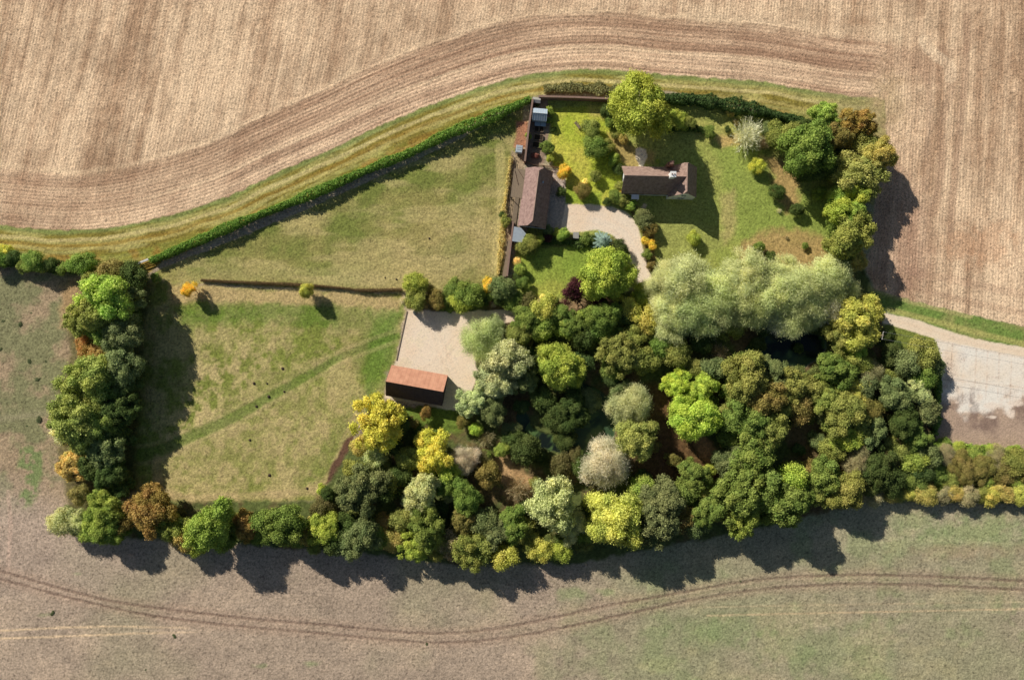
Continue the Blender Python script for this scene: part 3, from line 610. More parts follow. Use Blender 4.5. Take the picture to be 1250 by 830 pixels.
add('g', (1005, 142, 18, 'fresh'), (1048, 151, 18, 'rust', 'B', 1.1), (1053, 166, 13, 'olive'), (1045, 238, 17, 'lime', 'B', 1.4), (1024, 258, 13, 'lime', 'B', 1.7), (1030, 274, 15, 'green'), (1048, 272, 13, 'olive'), (1030, 302, 15, 'green'), (1060, 180, 13, 'khaki'), (1012, 160, 13, 'green'), (1006, 190, 13, 'green'), (966, 160, 10, 'olive'), (984, 180, 27, 'green', 'B', 1.1), (993, 205, 20, 'dark'), (1020, 168, 17, 'bronze'), (950, 164, 14, 'olive'), (938, 158, 9, 'greygreen'), (918, 160, 21, 'grey', 'X'), (933, 172, 10, 'brown', 'X'),
    (1048, 212, 28, 'khaki', 'B', .95), (1074, 192, 17, 'ochre', 'B', 1.3), (1021, 216, 11, 'olive'), (1000, 235, 8, 'green'), (1022, 240, 10, 'fresh', 'B', 1.8), (1036, 260, 16, 'fresh', 'B', 1.5), (1036, 288, 25, 'olive', 'B', 1.15), (1021, 300, 12, 'green'), (1021, 318, 12, 'green'), (1044, 318, 11, 'ochre'), (1033, 321, 9, 'olive'), (1030, 190, 10, 'dark'), (1018, 270, 9, 'green'), (978, 153, 8, 'dark'))
add('w', (812, 352, 22, 'pale', 'W'), (821, 385, 24, 'pale', 'W'), (844, 346, 30, 'pale', 'W', .95), (846, 380, 26, 'sage', 'W', .95), (875, 366, 27, 'pale', 'W'), (914, 334, 28, 'pale', 'W', .95), (912, 372, 27, 'sage', 'W'), (945, 362, 27, 'pale', 'W'), (979, 352, 28, 'pale', 'W'), (1012, 344, 26, 'pale', 'W', .9), (968, 386, 22, 'sage', 'W'), (1008, 374, 22, 'grey', 'W'), (894, 398, 14, 'olive'), (896, 348, 22, 'pale', 'W'), (929, 346, 24, 'sage', 'W', .95), (961, 338, 20, 'pale', 'W', .95), (996, 360, 24, 'pale', 'W'), (862, 356, 24, 'pale', 'W'), (828, 366, 24, 'pale', 'W', .95), (890, 378, 22, 'sage', 'W', .95), (950, 382, 20, 'grey', 'W', .9), (988, 380, 20, 'sage', 'W', .9), (1028, 356, 18, 'pale', 'W', .9),
    (926, 303, 8, 'green'), (941, 314, 7, 'dark'), (1046, 396, 26, 'yellow', 'B', .95), (1064, 382, 15, 'yellow', 'B', .9), (1025, 412, 18, 'olive'), (1043, 422, 17, 'lime'), (1034, 378, 10, 'green'))
add('n', (895, 500, 16, 'olive'), (950, 500, 16, 'olive'), (905, 445, 14, 'green'), (935, 470, 14, 'olive'), (990, 475, 14, 'olive'), (1050, 525, 14, 'olive'), (1020, 515, 14, 'green'), (1055, 470, 13, 'greygreen'), (808, 420, 13, 'green'), (772, 412, 13, 'olive'), (730, 404, 13, 'green'), (690, 400, 13, 'fresh'), (475, 590, 13, 'olive'), (545, 592, 13, 'green'), (500, 560, 13, 'olive'), (1004, 510, 10, 'greygreen'),(664, 378, 15, 'yellow'), (642, 390, 16, 'green'), (683, 386, 16, 'green'), (702, 397, 16, 'green'), (720, 390, 13, 'fresh'), (736, 388, 19, 'green'), (757, 385, 12, 'dark'), (769, 376, 14, 'yellow'), (785, 360, 12, 'lime'), (790, 390, 14, 'yellow'), (800, 403, 10, 'olive'), (663, 398, 14, 'fresh'), (715, 412, 13, 'dark'), (745, 408, 12, 'green'),
    (588, 414, 22, 'sage', 'W', .95), (606, 398, 10, 'sage', 'W', .8), (618, 441, 27, 'sage', 'B', 1.0), (640, 462, 17, 'greygreen'), (606, 466, 22, 'sage', 'B', .95), (580, 488, 20, 'sage', 'B', .9), (600, 500, 17, 'greygreen', 'B', .9), (632, 413, 16, 'olive'), (684, 447, 23, 'lime', 'B', 1.0), (698, 462, 13, 'lime'), (660, 432, 10, 'dark'),
    (463, 520, 29, 'sun', 'B', .95), (457, 553, 13, 'sage'), (440, 545, 10, 'ochre'), (530, 553, 24, 'sun', 'B', .95), (548, 575, 14, 'lime'), (512, 533, 10, 'dark'), (519, 504, 8, 'orange'), (564, 515, 8, 'bronze'), (581, 524, 8, 'vivid'), (594, 537, 11, 'brown', 'X'), (566, 560, 14, 'grey', 'W'), (575, 545, 9, 'brown', 'X'), (613, 549, 9, 'fresh'), (642, 549, 15, 'dark'), (504, 516, 7, 'bronze'),
    (759, 434, 22, 'olive'), (784, 440, 15, 'olive'), (748, 450, 12, 'green'), (826, 430, 14, 'olive'), (832, 444, 9, 'lime'), (848, 450, 11, 'olive'), (872, 450, 14, 'greygreen'), (880, 430, 14, 'brown', 'X'), (858, 420, 12, 'dark'),
    (827, 470, 17, 'vivid'), (857, 474, 17, 'vivid'), (848, 510, 24, 'vivid'), (770, 497, 22, 'sage', 'W'), (773, 538, 23, 'khaki', 'B', .95), (740, 566, 25, 'grey', 'W', .9), (755, 478, 12, 'greygreen'),
    (913, 460, 25, 'olive', 'B', 1.1), (948, 455, 18, 'greygreen'), (899, 478, 16, 'green'), (932, 486, 25, 'bronze', 'B', 1.1), (912, 515, 24, 'green', 'B', 1.1), (938, 527, 22, 'olive', 'B', 1.1), (918, 550, 26, 'green', 'B', 1.1), (894, 562, 18, 'greygreen'), (890, 535, 12, 'green'),
    (967, 472, 22, 'olive'), (975, 497, 15, 'bronze'), (1009, 487, 19, 'olive'), (1022, 452, 21, 'green'), (1046, 444, 15, 'olive'), (1064, 456, 14, 'brown', 'W'), (1042, 482, 19, 'yellow', 'B', .8), (1036, 508, 24, 'olive', 'B', 1.1), (1062, 500, 13, 'bronze'), (1066, 525, 18, 'greygreen'), (1034, 533, 19, 'lime'), (1000, 538, 10, 'greygreen', 'B', .8), (1016, 549, 13, 'olive'), (1048, 562, 15, 'brown', 'W'),
    (700, 500, 20, 'dark', 'B', .7), (678, 508, 15, 'dark', 'B', .7), (720, 488, 12, 'greygreen', 'B', .7), (690, 536, 12, 'dark', 'B', .6), (480, 545, 11, 'dark'), (490, 580, 12, 'dark'), (625, 525, 10, 'greygreen', 'B', .7), (660, 560, 8, 'dark'), (975, 425, 6, 'dark', 'B', .6), (925, 420, 9, 'dark', 'B', .6), (930, 440, 9, 'dark', 'B', .6), (655, 590, 8, 'olive'), (596, 578, 13, 'bronze'), (822, 560, 9, 'bronze'), (800, 545, 7, 'bronze', 'B', .7), (594, 556, 7, 'green'))
add('s', (150, 640, 14, 'bronze'), (200, 636, 12, 'olive'), (272, 656, 14, 'green'), (284, 640, 12, 'olive'), (320, 652, 12, 'green'), (358, 640, 12, 'fresh'), (386, 660, 11, 'olive'), (424, 662, 14, 'greygreen'), (460, 655, 13, 'green'), (534, 665, 14, 'olive'), (590, 668, 15, 'olive'), (590, 636, 14, 'greygreen'), (640, 650, 13, 'olive'), (765, 655, 13, 'greygreen'), (780, 625, 16, 'olive'), (834, 600, 15, 'green'), (885, 600, 16, 'green'), (930, 628, 16, 'green'), (930, 585, 16, 'olive'), (1000, 600, 16, 'olive'), (850, 640, 13, 'greygreen'), (730, 645, 14, 'olive'),(434, 604, 22, 'greygreen'), (449, 588, 22, 'greygreen'), (470, 600, 14, 'dark'), (434, 572, 12, 'olive'), (444, 658, 21, 'greygreen', 'B', 1.1), (468, 638, 11, 'orange'), (478, 658, 12, 'ochre'), (492, 634, 13, 'olive'), (521, 645, 22, 'green', 'B', 1.1), (509, 668, 18, 'lime', 'B', .9), (516, 603, 21, 'sage'), (505, 612, 12, 'sage'), (548, 607, 8, 'sage'), (569, 607, 18, 'green'), (566, 634, 16, 'bronze'), (552, 664, 15, 'brown', 'B'), (571, 672, 20, 'olive', 'B', 1.1),
    (605, 653, 18, 'greygreen'), (627, 641, 18, 'green'), (615, 679, 14, 'yellow'), (648, 665, 12, 'olive'), (661, 670, 13, 'yellow'), (683, 672, 12, 'lime'), (675, 615, 29, 'sage', 'B', 1.0), (702, 643, 18, 'sage'), (634, 600, 17, 'brown', 'X'), (648, 622, 8, 'fresh'), (748, 631, 30, 'yellow', 'B', .95), (722, 620, 12, 'dark'), (715, 650, 12, 'green'),
    (808, 608, 22, 'greygreen'), (803, 638, 25, 'greygreen', 'B', 1.05), (830, 632, 17, 'bronze'), (784, 596, 13, 'fresh'), (849, 578, 17, 'green'), (866, 572, 8, 'lime'), (862, 600, 12, 'olive'), (866, 624, 18, 'green', 'B', 1.1), (906, 605, 27, 'green', 'B', 1.1), (909, 632, 20, 'fresh', 'B', 1.1), (950, 612, 28, 'green', 'B', 1.1), (967, 583, 15, 'lime', 'B', 1.2), (975, 604, 18, 'green'), (992, 572, 10, 'bronze'), (1010, 582, 22, 'green'), (1030, 597, 20, 'olive'), (1043, 592, 12, 'gold', 'B', .8), (884, 625, 15, 'olive'),
    (396, 645, 17, 'lime'), (411, 662, 14, 'dark'), (377, 648, 12, 'ochre'), (343, 640, 25, 'green', 'B', 1.0), (322, 640, 9, 'olive'), (300, 641, 17, 'orange'), (310, 636, 12, 'dark'), (257, 643, 27, 'fresh', 'B', 1.0), (210, 645, 18, 'olive'), (228, 656, 14, 'ochre'), (241, 664, 12, 'lime'), (181, 626, 27, 'orange', 'B', .9), (130, 620, 19, 'fresh', 'B', 1.0), (122, 641, 19, 'fresh'), (138, 646, 16, 'green'), (96, 637, 16, 'sage'), (78, 636, 14, 'sage'), (392, 597, 6, 'lime'), (399, 603, 8, 'dark'), (388, 610, 5, 'brown', 'X'), (365, 655, 10, 'green'), (424, 640, 12, 'dark'))
add('b', (128, 362, 30, 'fresh', 'B', 1.0), (120, 345, 16, 'olive'), (100, 398, 12, 'olive'), (138, 388, 18, 'green'), (136, 456, 18, 'olive'), (92, 478, 16, 'olive'), (78, 528, 14, 'sage'), (108, 536, 15, 'green'), (116, 492, 15, 'olive'), (112, 388, 24, 'olive'), (146, 368, 22, 'greygreen', 'B', 1.0), (128, 405, 20, 'green'), (149, 408, 22, 'greygreen', 'B', 1.0), (104, 421, 13, 'orange', 'B', .9), (126, 433, 15, 'orange', 'B', .9), (112, 434, 11, 'orange'), (107, 463, 28, 'olive', 'B', .95), (148, 445, 21, 'greygreen', 'B', 1.0), (152, 474, 18, 'dark'), (128, 478, 18, 'green'), (104, 492, 19, 'olive'), (90, 516, 28, 'olive', 'B', .95), (118, 520, 22, 'green'), (144, 500, 19, 'dark'), (126, 550, 20, 'greygreen'), (101, 546, 12, 'dark'), (89, 566, 17, 'ochre', 'B', .8), (112, 573, 13, 'dark'), (135, 578, 17, 'dark'), (98, 602, 11, 'bronze'), (108, 610, 9, 'brown', 'X'), (148, 598, 12, 'dark'), (142, 532, 14, 'dark'),
    (136, 331, 14, 'bronze'), (164, 336, 14, 'dark'), (150, 338, 12, 'dark'), (100, 321, 13, 'green'), (88, 326, 8, 'green'), (62, 323, 8, 'dark'), (40, 319, 11, 'green'), (7, 305, 8, 'yellow'), (17, 315, 9, 'dark'), (2, 316, 9, 'green'), (52, 327, 7, 'olive'), (76, 328, 7, 'green'), (-16, 312, 11, 'green'), (28, 325, 8, 'olive'), (115, 327, 9, 'green'))
add('h', (507, 346, 12, 'lime'), (509, 365, 12, 'olive'), (532, 363, 11, 'bronze'), (555, 352, 10, 'green'), (565, 367, 12, 'lime'), (573, 361, 14, 'green'), (589, 366, 8, 'dark'), (596, 347, 9, 'gold'), (597, 362, 6, 'fresh'), (613, 352, 13, 'greygreen'), (625, 366, 11, 'green'), (610, 366, 8, 'dark'), (537, 374, 6, 'green'), (545, 366, 8, 'green'), (584, 354, 5, 'dark'), (617, 270, 7, 'olive'), (613, 262, 4, 'dark'), (603, 371, 5, 'grey', 'X'), (492, 366, 6, 'grey', 'X'), (520, 372, 6, 'brown', 'X'), (549, 377, 5, 'green'))
add('p', (190, 339, 6, 'green'), (232, 353, 9, 'gold', 'B', 1.25), (374, 355, 8, 'yellow', 'B', 1.6))
add('e', (1087, 436, 12, 'dark'), (1107, 444, 14, 'greygreen'), (1128, 432, 15, 'olive'), (1139, 447, 11, 'greygreen'), (1095, 482, 21, 'greygreen'), (1119, 480, 16, 'sage', 'B', .8), (1128, 460, 14, 'green'), (1133, 504, 14, 'greygreen'), (1104, 513, 19, 'dark'), (1119, 533, 17, 'green'), (1085, 460, 12, 'olive', 'B', .8), (1080, 410, 9, 'dark', 'B', .7), (1118, 417, 8, 'olive', 'B', .7), (1095, 422, 8, 'dark', 'B', .7), (1070, 570, 21, 'dark', 'B', .8), (1087, 588, 14, 'dark', 'B', .8), (1116, 563, 14, 'fresh', 'B', .8), (1095, 548, 13, 'olive', 'B', .8), (1133, 553, 14, 'greygreen', 'B', .8), (1119, 586, 14, 'green', 'B', .6), (1100, 575, 12, 'dark', 'B', .7), (1142, 575, 12, 'green', 'B', .6),
    (1155, 558, 13, 'brown', 'W', .5), (1178, 570, 16, 'bronze', 'B', .5), (1200, 572, 16, 'bronze', 'B', .5), (1218, 562, 14, 'brown', 'W', .5), (1240, 564, 15, 'olive', 'B', .5), (1226, 578, 14, 'bronze', 'B', .5), (1160, 580, 12, 'olive', 'B', .5), (1262, 572, 16, 'bronze', 'B', .5), (1190, 554, 10, 'fresh', 'B', .5), (1170, 548, 9, 'lime', 'B', .5), (1212, 550, 9, 'lime', 'B', .5), (1240, 553, 9, 'fresh', 'B', .5), (1152, 542, 8, 'fresh', 'B', .5),
    (1206, 588, 8, 'fresh', 'B', .5), (1180, 588, 9, 'green', 'B', .5), (1240, 588, 9, 'fresh', 'B', .5), (1150, 592, 8, 'green', 'B', .5),
    (1066, 606, 11, 'brown', 'B', .75), (1086, 606, 9, 'ochre', 'B', .8), (1098, 604, 8, 'olive', 'B', .8), (1112, 602, 9, 'yellow', 'B', .8), (1130, 603, 12, 'ochre', 'B', .8), (1150, 605, 10, 'brown', 'B', .8), (1166, 603, 10, 'ochre', 'B', .8), (1182, 606, 11, 'brown', 'B', .8), (1197, 603, 9, 'olive', 'B', .8), (1211, 606, 11, 'yellow', 'B', .8), (1228, 604, 11, 'ochre', 'B', .8), (1246, 605, 10, 'yellow', 'B', .8), (1264, 606, 11, 'ochre', 'B', .8))
LM = {'the white-walled cottage': (803, 222), 'the long brown-roofed outbuilding': (654, 242), 'the red-roofed barn': (510, 470), 'the glasshouse': (659, 140), 'the pale gravel yard': (530, 410), 'the gravel drive bend': (760, 268), 'the dark upper pond': (983, 426), 'the murky lower pond': (720, 510),
      'the vivid bright green trees': (846, 488), 'the wooden telegraph pole': (1077, 410), 'the concrete yard': (1200, 480), 'the white field gate': (177, 319), 'the pale bench': (148, 551), 'the blue-green spruce': (736, 294), 'the big lime tree behind the cottage': (781, 131), 'the purple tree': (698, 356),
      'the brown mulch strip': (415, 562), 'the farm track end': (1085, 385), 'the orange tree at the lower left corner': (181, 626), 'the big yellow tree below the barn': (463, 520), 'the leafless grey bush': (919, 160), 'the orange-tinged corner tree': (1048, 151), 'the garden bench': (706, 154),
      'the ochre bush of the belt': (89, 566), 'the round lime lawn tree': (741, 334), 'the small grey garden box': (703, 288), 'the big sage tree of the lower line': (675, 615), 'the big yellow-green tree of the lower line': (748, 631), 'the yellow trees at the track end': (1050, 392), 'the orange belt trees': (114, 428), 'the pale brown bare bush': (634, 600),
      'the round mid green tree of the lower line': (343, 640), 'the picket fence': (673, 202), 'the low brown hedge': (300, 347), 'the kitchen garden beds': (657, 168), 'the golden shrub by the outbuilding': (689, 209), 'the sapling in the paddock': (374, 355), 'the yellow row beside the lower field': (1160, 604), 'the pale clearing': (625, 575), 'the lit brown clearing': (868, 552), 'the bare lower left field corner': (40, 640), 'the orange bush of the lower line': (300, 641), 'the right edge of the photo': (1250, 575), 'the left edge of the photo': (0, 312)}
def direc(dx, dy):
    a = math.degrees(math.atan2(-dy, dx)) % 360; k = int((a + 22.5) // 45) % 8
    return ['right of', 'above and right of', 'above', 'above and left of', 'left of', 'below and left of', 'below', 'below and right of'][k]
used = set()
def mklabel(px, py, words):
    c = sorted(((math.hypot(px - x, py - y), n, x, y) for n, (x, y) in LM.items()))
    for near in (0, 1, 2):
        for d, n, x, y in c[:9]:
            if d < 3.5: s = words + ', ' + n
            if d < 3.5: continue
            if near == 0 and d > 75: break
            pre = '' if near == 0 else ('close ' if d < 40 else 'further out ') if near == 1 else 'well '
            s = f'{words} {pre}{direc(px - x, py - y)} {n}'
            if s not in used and len(s.replace('-', ' ').split()) <= 16:
                used.add(s); return s
    s = f'{words} between {c[0][1]} and {c[1][1]}'; used.add(s); return s
GAIN = 1.12
rg = np.random.default_rng(5)
cnt = {}
def pick(key, lst):
    cnt[key] = cnt.get(key, -1) + 1; return lst[cnt[key] % len(lst)]
for (px, py, rp, look, kind, area, hf) in sorted(T, key=lambda t: -t[2]):
    c, words = LOOK[look]
    r0 = rp * S
    ht = r0 * 1.7 * hf * (1.12 if rp > 12 else 1.0)
    if area in 'vh' and rp < 12: ht *= .85
    if area in 'sb': ht *= 1.1
    x, y = W(px, py, ht * .62); r = r0 * (H - ht * .62) / H * (1.16 if rp > 9 else 1.02)
    big = rp >= 16; med = rp >= 8
    if kind == 'C': me = SPRUCE; nm = 'spruce_tree'; part = 'spruce_foliage'; cat = 'conifer'
    elif kind == 'X': me = pick('X', BARE); nm = 'bare_shrub'; part = 'twigs'; cat = 'shrub'
    elif kind == 'W': me = pick('W', WILLOW); nm = 'willow_tree' if rp > 15 else 'feathery_shrub'; part = 'crown'; cat = 'willow' if rp > 15 else 'shrub'
    elif big and (look in ('lime', 'vivid') and area in 'vn' and rp > 22): me = pick('R', ROUND); nm = 'broadleaf_tree'; part = 'crown'; cat = 'tree'
    elif big: me = pick('L', LARGE); nm = 'broadleaf_tree'; part = 'crown'; cat = 'tree'
    elif med: me = pick('M', MEDIUM); nm = 'small_tree' if rp >= 11 else 'shrub'; part = 'crown'; cat = 'tree' if rp >= 11 else 'shrub'
    else: me = pick('S', SMALL); nm = 'shrub'; part = 'foliage'; cat = 'shrub'
    sz = 'large' if rp >= 22 else 'small' if rp < 8 else 'medium' if rp >= 14 else ''
    shape = {'C': 'spiky conifer', 'X': 'leafless twiggy bush', 'W': 'willow with soft crown' if rp > 15 else 'feathery bush'}.get(kind, 'tree' if rp >= 11 else 'bush')
    lab = mklabel(px, py, (sz + ' ' + words + ' ' + shape).strip())
    rz = rg.uniform(0, 6.283); a = rg.uniform(.9, 1.14); zsc = r * (ht / (1.7 * r))
    col = lin(c) * GAIN * rg.uniform(.95, 1.05, 3) * (1.12, 1.0, .96)
    if area == 'b': col = col * 1.3 * (.98, 1, 1.12)
    nm_ = nm
    if rp < 7.5 or kind in 'XC':
        o = bpy.data.objects.new(nm_, me); COL.objects.link(o); root = o; lf = o
        o.location = (x, y, 0); o.rotation_euler = (0, 0, rz); o.scale = (r * a, r / a, zsc if kind != 'X' else r * 1.1)
        if kind == 'C': o.scale = (r, r, r * 1.25)
    else:
        root = empty(nm_, (x, y, 0), rz)
        lf = bpy.data.objects.new(part, me); COL.objects.link(lf); lf.parent = root; lf.scale = (r * a, r / a, zsc)
        tr = bpy.data.objects.new('trunk' if rp > 12 else 'stem', TRUNK[cnt.get('M', 0) % 4]); COL.objects.link(tr); tr.parent = root; tr.scale = (r, r, zsc)
    lf.color = (float(col[0]), float(col[1]), float(col[2]), 1)
    tag(root, lab, cat, GR[area])

# understorey bushes in the shade below the crowns
n_u = 0; tries = 0
AV = [smooth(POND1, 1), smooth(POND2, 1), [(600, 552), (625, 560), (670, 590), (650, 618), (612, 610)], [(470, 430), (600, 380), (585, 500), (545, 505), (465, 492)], [(490, 496), (570, 494), (575, 520), (500, 525)], [(790, 500), (850, 520), (895, 570), (890, 600), (840, 600), (790, 580)], [(1144, 395), (1345, 395), (1345, 545), (1144, 545)], [(1080, 380), (1160, 400), (1160, 430), (1085, 410)], [(600, 375), (700, 380), (700, 396), (600, 400)]]
Z1 = [(640, 372), (800, 360), (1050, 360), (1080, 400), (1146, 436), (1144, 600), (1060, 604), (950, 625), (700, 670), (560, 672), (430, 660), (210, 645), (180, 622), (380, 632), (412, 600), (440, 540), (470, 500), (570, 500), (575, 440), (600, 400)]
Z2 = [(84, 350), (170, 336), (164, 400), (158, 600), (90, 600), (72, 540), (90, 440)]
while n_u < 190 and tries < 6000:
    tries += 1; px, py = rg.uniform(70, 1150), rg.uniform(330, 675); A1 = np.array([px]); A2 = np.array([py])
    if not (inside(Z1, A1, A2)[0] or inside(Z2, A1, A2)[0]) or any(inside(a, A1, A2)[0] for a in AV): continue
    rp = rg.uniform(7, 14); r = rp * S; x, y = W(px, py, 1.5)
    o = bpy.data.objects.new('understorey_shrub', MEDIUM[n_u % 6] if rp > 8 else SMALL[n_u % 5]); COL.objects.link(o); o.location = (x, y, -.4); o.rotation_euler = (0, 0, rg.uniform(0, 6.28)); k = rg.uniform(.8, 1.2)
    o.scale = (r * k, r / k, r * .9); c = lin([(98, 114, 56), (120, 126, 66), (112, 106, 62), (86, 104, 56)][n_u % 4]); o.color = (*map(float, c), 1)
    tag(o, 'low dark understorey bush in the shade between the larger trees of the wood', 'shrub', 'understorey bushes below the trees'); n_u += 1

# ---------------------------------------------------------------- hedges
def hedge(name, pts, width, height, look, label, cat='hedge', dens=110, leaf=.24, jit=.25, parts=True, group=None, c=None):
    """foliage over a box-shaped run; pts in photo pixels on the ground"""
    P0 = [np.array(W(*p, height * .6)) for p in smooth(pts, 5)]
    rgh = np.random.default_rng(len(name) * 7 + int(abs(P0[0][0]) * 3))
    seg = [np.linalg.norm(P0[i + 1] - P0[i]) for i in range(len(P0) - 1)]; L_ = sum(seg); cs = np.concatenate([[0], np.cumsum(seg)])
    n = int(L_ * (width + 2 * height) * dens)
    ncl = n // 6; s = rgh.uniform(0, L_, ncl); q = rgh.uniform(0, 1, ncl) * (width + 2 * height)
    XX = np.interp(s, cs, [p[0] for p in P0]); YY = np.interp(s, cs, [p[1] for p in P0])
    ii = np.clip(np.searchsorted(cs, s) - 1, 0, len(seg) - 1); D = np.array([(P0[i + 1] - P0[i]) / max(seg[i], 1e-6) for i in range(len(seg))])[ii]; Nn = np.stack([-D[:, 1], D[:, 0]], 1)
    lump = 1 + jit * (2 * vn(s / 1.7, s * 0, 3) - 1) + jit * .7 * (2 * vn(s / .6, s * 0 + 5, 4) - 1)
    side = np.where(q < height, -1, np.where(q < height + width, 0, 1))
    lump *= (1 + .38 * (2 * vn(s / 7, s * 0 + 3, 6) - 1)); off = np.where(side == -1, -width / 2, np.where(side == 1, width / 2, q - height - width / 2)) * lump
    z = np.where(side == 0, height * (1 - .25 * (2 * (q - height) / width - 1) ** 2), np.where(side == -1, q, q - height - width) * .92) * (.7 + .5 * (lump - .5))
    nrm = np.where((side == 0)[:, None], np.array([[0, 0, 1.]]), np.concatenate([Nn * side[:, None], np.full((ncl, 1), .25)], 1))
    dep = rgh.uniform(0, .25, ncl); C_ = np.stack([XX + Nn[:, 0] * off, YY + Nn[:, 1] * off, z], 1) - nrm * dep[:, None] * width * .5
    li = np.repeat(np.arange(ncl), 6); P = C_[li] + rgh.normal(0, .13, (len(li), 3)); P[:, 2] = np.maximum(P[:, 2], .03)
    nn = unit(nrm[li] + rgh.normal(0, .5, (len(li), 3)) + [0, 0, .15])
    V = leaves(P, nn, leaf, .8, rgh); tone = np.clip(rgh.uniform(0, .7, ncl)[li] + rgh.uniform(0, .3, len(li)), 0, 1)
    me = fastmesh('hedge_foliage', V, np.arange(len(V)).reshape(-1, 4), tone); me.materials.append(MF)
    o = bpy.data.objects.new(name, me); COL.objects.link(o)
    cc = lin(c if c else LOOK[look][0]) * GAIN; o.color = (float(cc[0]), float(cc[1]), float(cc[2]), 1)
    tag(o, label, cat, group); return o
hedge('clipped_hedge', [(183, 318), (240, 294), (300, 268), (352, 248), (400, 228), (450, 206), (500, 186), (545, 164), (590, 146), (625, 131), (648, 120)], 1.6, 2.3, 'green', 'long clipped green hedge running diagonally between the grass verge and the upper paddock', jit=.16, c=(108, 140, 56))
hedge('garden_hedge', [(800, 115), (820, 120), (850, 121), (880, 126), (920, 133), (950, 140), (975, 147), (990, 152)], 2.4, 2.8, 'dark', 'thick dark green hedge behind the cottage garden, between big lime tree and corner copse', jit=.28, leaf=.24, c=(72, 94, 50))
hedge('scrub_hedge', [(664, 108), (690, 107), (720, 108), (752, 110)], 2.4, 1.2, 'olive', 'rough mixed scrub hedge in front of the garden wall facing the field', jit=.5, leaf=.24, c=(134, 132, 84))
hedge('lawn_hedge', [(816, 158), (850, 157), (862, 160)], 1.2, 1.2, 'dark', 'short dark hedge on the lawn right of the big lime tree', jit=.5, c=(80, 100, 48))
hedge('low_hedge', [(245, 342), (300, 345), (372, 348), (420, 352), (445, 354.5), (490, 353.5)], .45, .9, 'bronze', 'thin low brown hedge dividing the upper paddock from the meadow', dens=260, leaf=.13, jit=.15, c=(110, 92, 62))
hedge('dry_hedge', [(624, 192), (621, 215), (618, 240), (614, 262), (613, 285), (611, 310), (608, 335)], .7, .8, 'ochre', 'ragged strip of dry yellow growth along the paddock fence left of the outbuilding', jit=.7, leaf=.2, c=(186, 172, 104))
hedge('yard_hedge', [(1147, 445), (1146, 470), (1144, 500), (1142, 530)], 1.2, 1.8, 'green', 'narrow green hedge between the thicket and the concrete yard', jit=.4, c=(104, 130, 60))
hedge('field_hedge', [(-30, 316), (20, 322), (60, 326), (100, 328), (130, 334)], 1.8, 1.6, 'green', 'rough dark hedge below the grass verge at the left edge of the photo', jit=.5, c=(84, 102, 52))
hedge('bramble_bank', [(1140, 546), (1180, 548), (1215, 552), (1270, 560)], 2.6, 1.0, 'fresh', 'bright green bramble bank along the lower side of the concrete yard', jit=.5, c=(132, 156, 60), cat='brambles')
hedge('bramble_thicket', [(1120, 575), (1160, 574), (1210, 580), (1275, 586)], 5.2, 1.3, 'bronze', 'broad brown-green bramble thicket between the concrete yard and the yellow row', jit=.4, c=(110, 112, 64), cat='brambles', dens=60)
hedge('garden_border', [(640, 300), (670, 294), (700, 297), (730, 300), (760, 306)], 1.4, .7, 'dark', 'dark planted border between the gravel drive and the front lawn', jit=.6, c=(84, 104, 52), cat='flower border')

# weed clumps in the left field, dark tussocks in the meadow
wp = [(4, 392, 2.5), (17, 392, 2), (25, 396, 3), (75, 388, 1.5), (38, 382, 1.5), (72, 404, 3), (1, 426, 2.5), (36, 441, 3), (56, 441, 2), (2, 484, 2.5), (46, 463, 3), (30, 482, 1.5), (48, 512, 4), (3, 592, 2), (33, 520, 2), (18, 640, 2), (64, 748, 3), (60, 760, 2), (213, 776, 3), (231, 818, 1.5), (178, 817, 1.5), (905, 703, 3.5), (521, 786, 2), (1199, 754, 1.6), (998, 749, 1.3), (55, 666, 2.5), (68, 709, 1.5), (1, 703, 2.5), (904, 709, 1.5), (38, 452, 2), (72, 483, 2)]
for i, (px, py, rr) in enumerate(wp[::2] + [(36, 441, 3)]):
    o = bpy.data.objects.new('weed_clump', SMALL[i % 5]); COL.objects.link(o); x, y = W(px, py); o.location = (x, y, -.1); k = rr * S * .85
    o.scale = (k * 1.25, k * .8, k * .3); o.rotation_euler = (0, 0, i * 1.3); c = lin((104, 112, 76)); o.color = (*map(float, c), 1)
    tag(o, 'dark clump of weeds lying low in the dry open field outside the hedges', 'weeds', 'dark weed clumps in the open fields')
mh = noise_mat('molehill_earth', (92, 76, 60), (60, 50, 40), 5, .95, .5)
for i, (px, py, rr) in enumerate([(310, 468, 1.8), (345, 450, 2.0), (326, 468, 1.2), (313, 496, 1.6), (328, 484, 1.9), (347, 478, 1.4), (305, 537, 1.6), (329, 580, 2.2), (375, 596, 1.8), (524, 291, 1.2), (414, 341, 1.0), (484, 341, 1.3), (470, 339, 1.0)]):
    m = MB(); n = 10; rgm = np.random.default_rng(i); k = rr * S; x, y = W(px, py)
    prev = None; rings = []
    for lv, (rf, zf) in enumerate(((1, -.05), (.8, .28), (.45, .5), (.12, .6))):
        rings.append([(k * rf * math.cos(a * 6.283 / n) * rgm.uniform(.85, 1.15), k * rf * math.sin(a * 6.283 / n) * rgm.uniform(.85, 1.15), k * zf * rgm.uniform(.9, 1.1)) for a in range(n)])
    for a, b in zip(rings[:-1], rings[1:]):
        for j in range(n): m.face([a[j], a[(j + 1) % n], b[(j + 1) % n], b[j]])
    m.face(rings[-1]); o = m.build('molehill', mh); o.location = (x, y, 0)
    tag(o, 'small dark molehill of bare earth on the mown paddock grass', 'molehill', 'molehills on the paddocks')

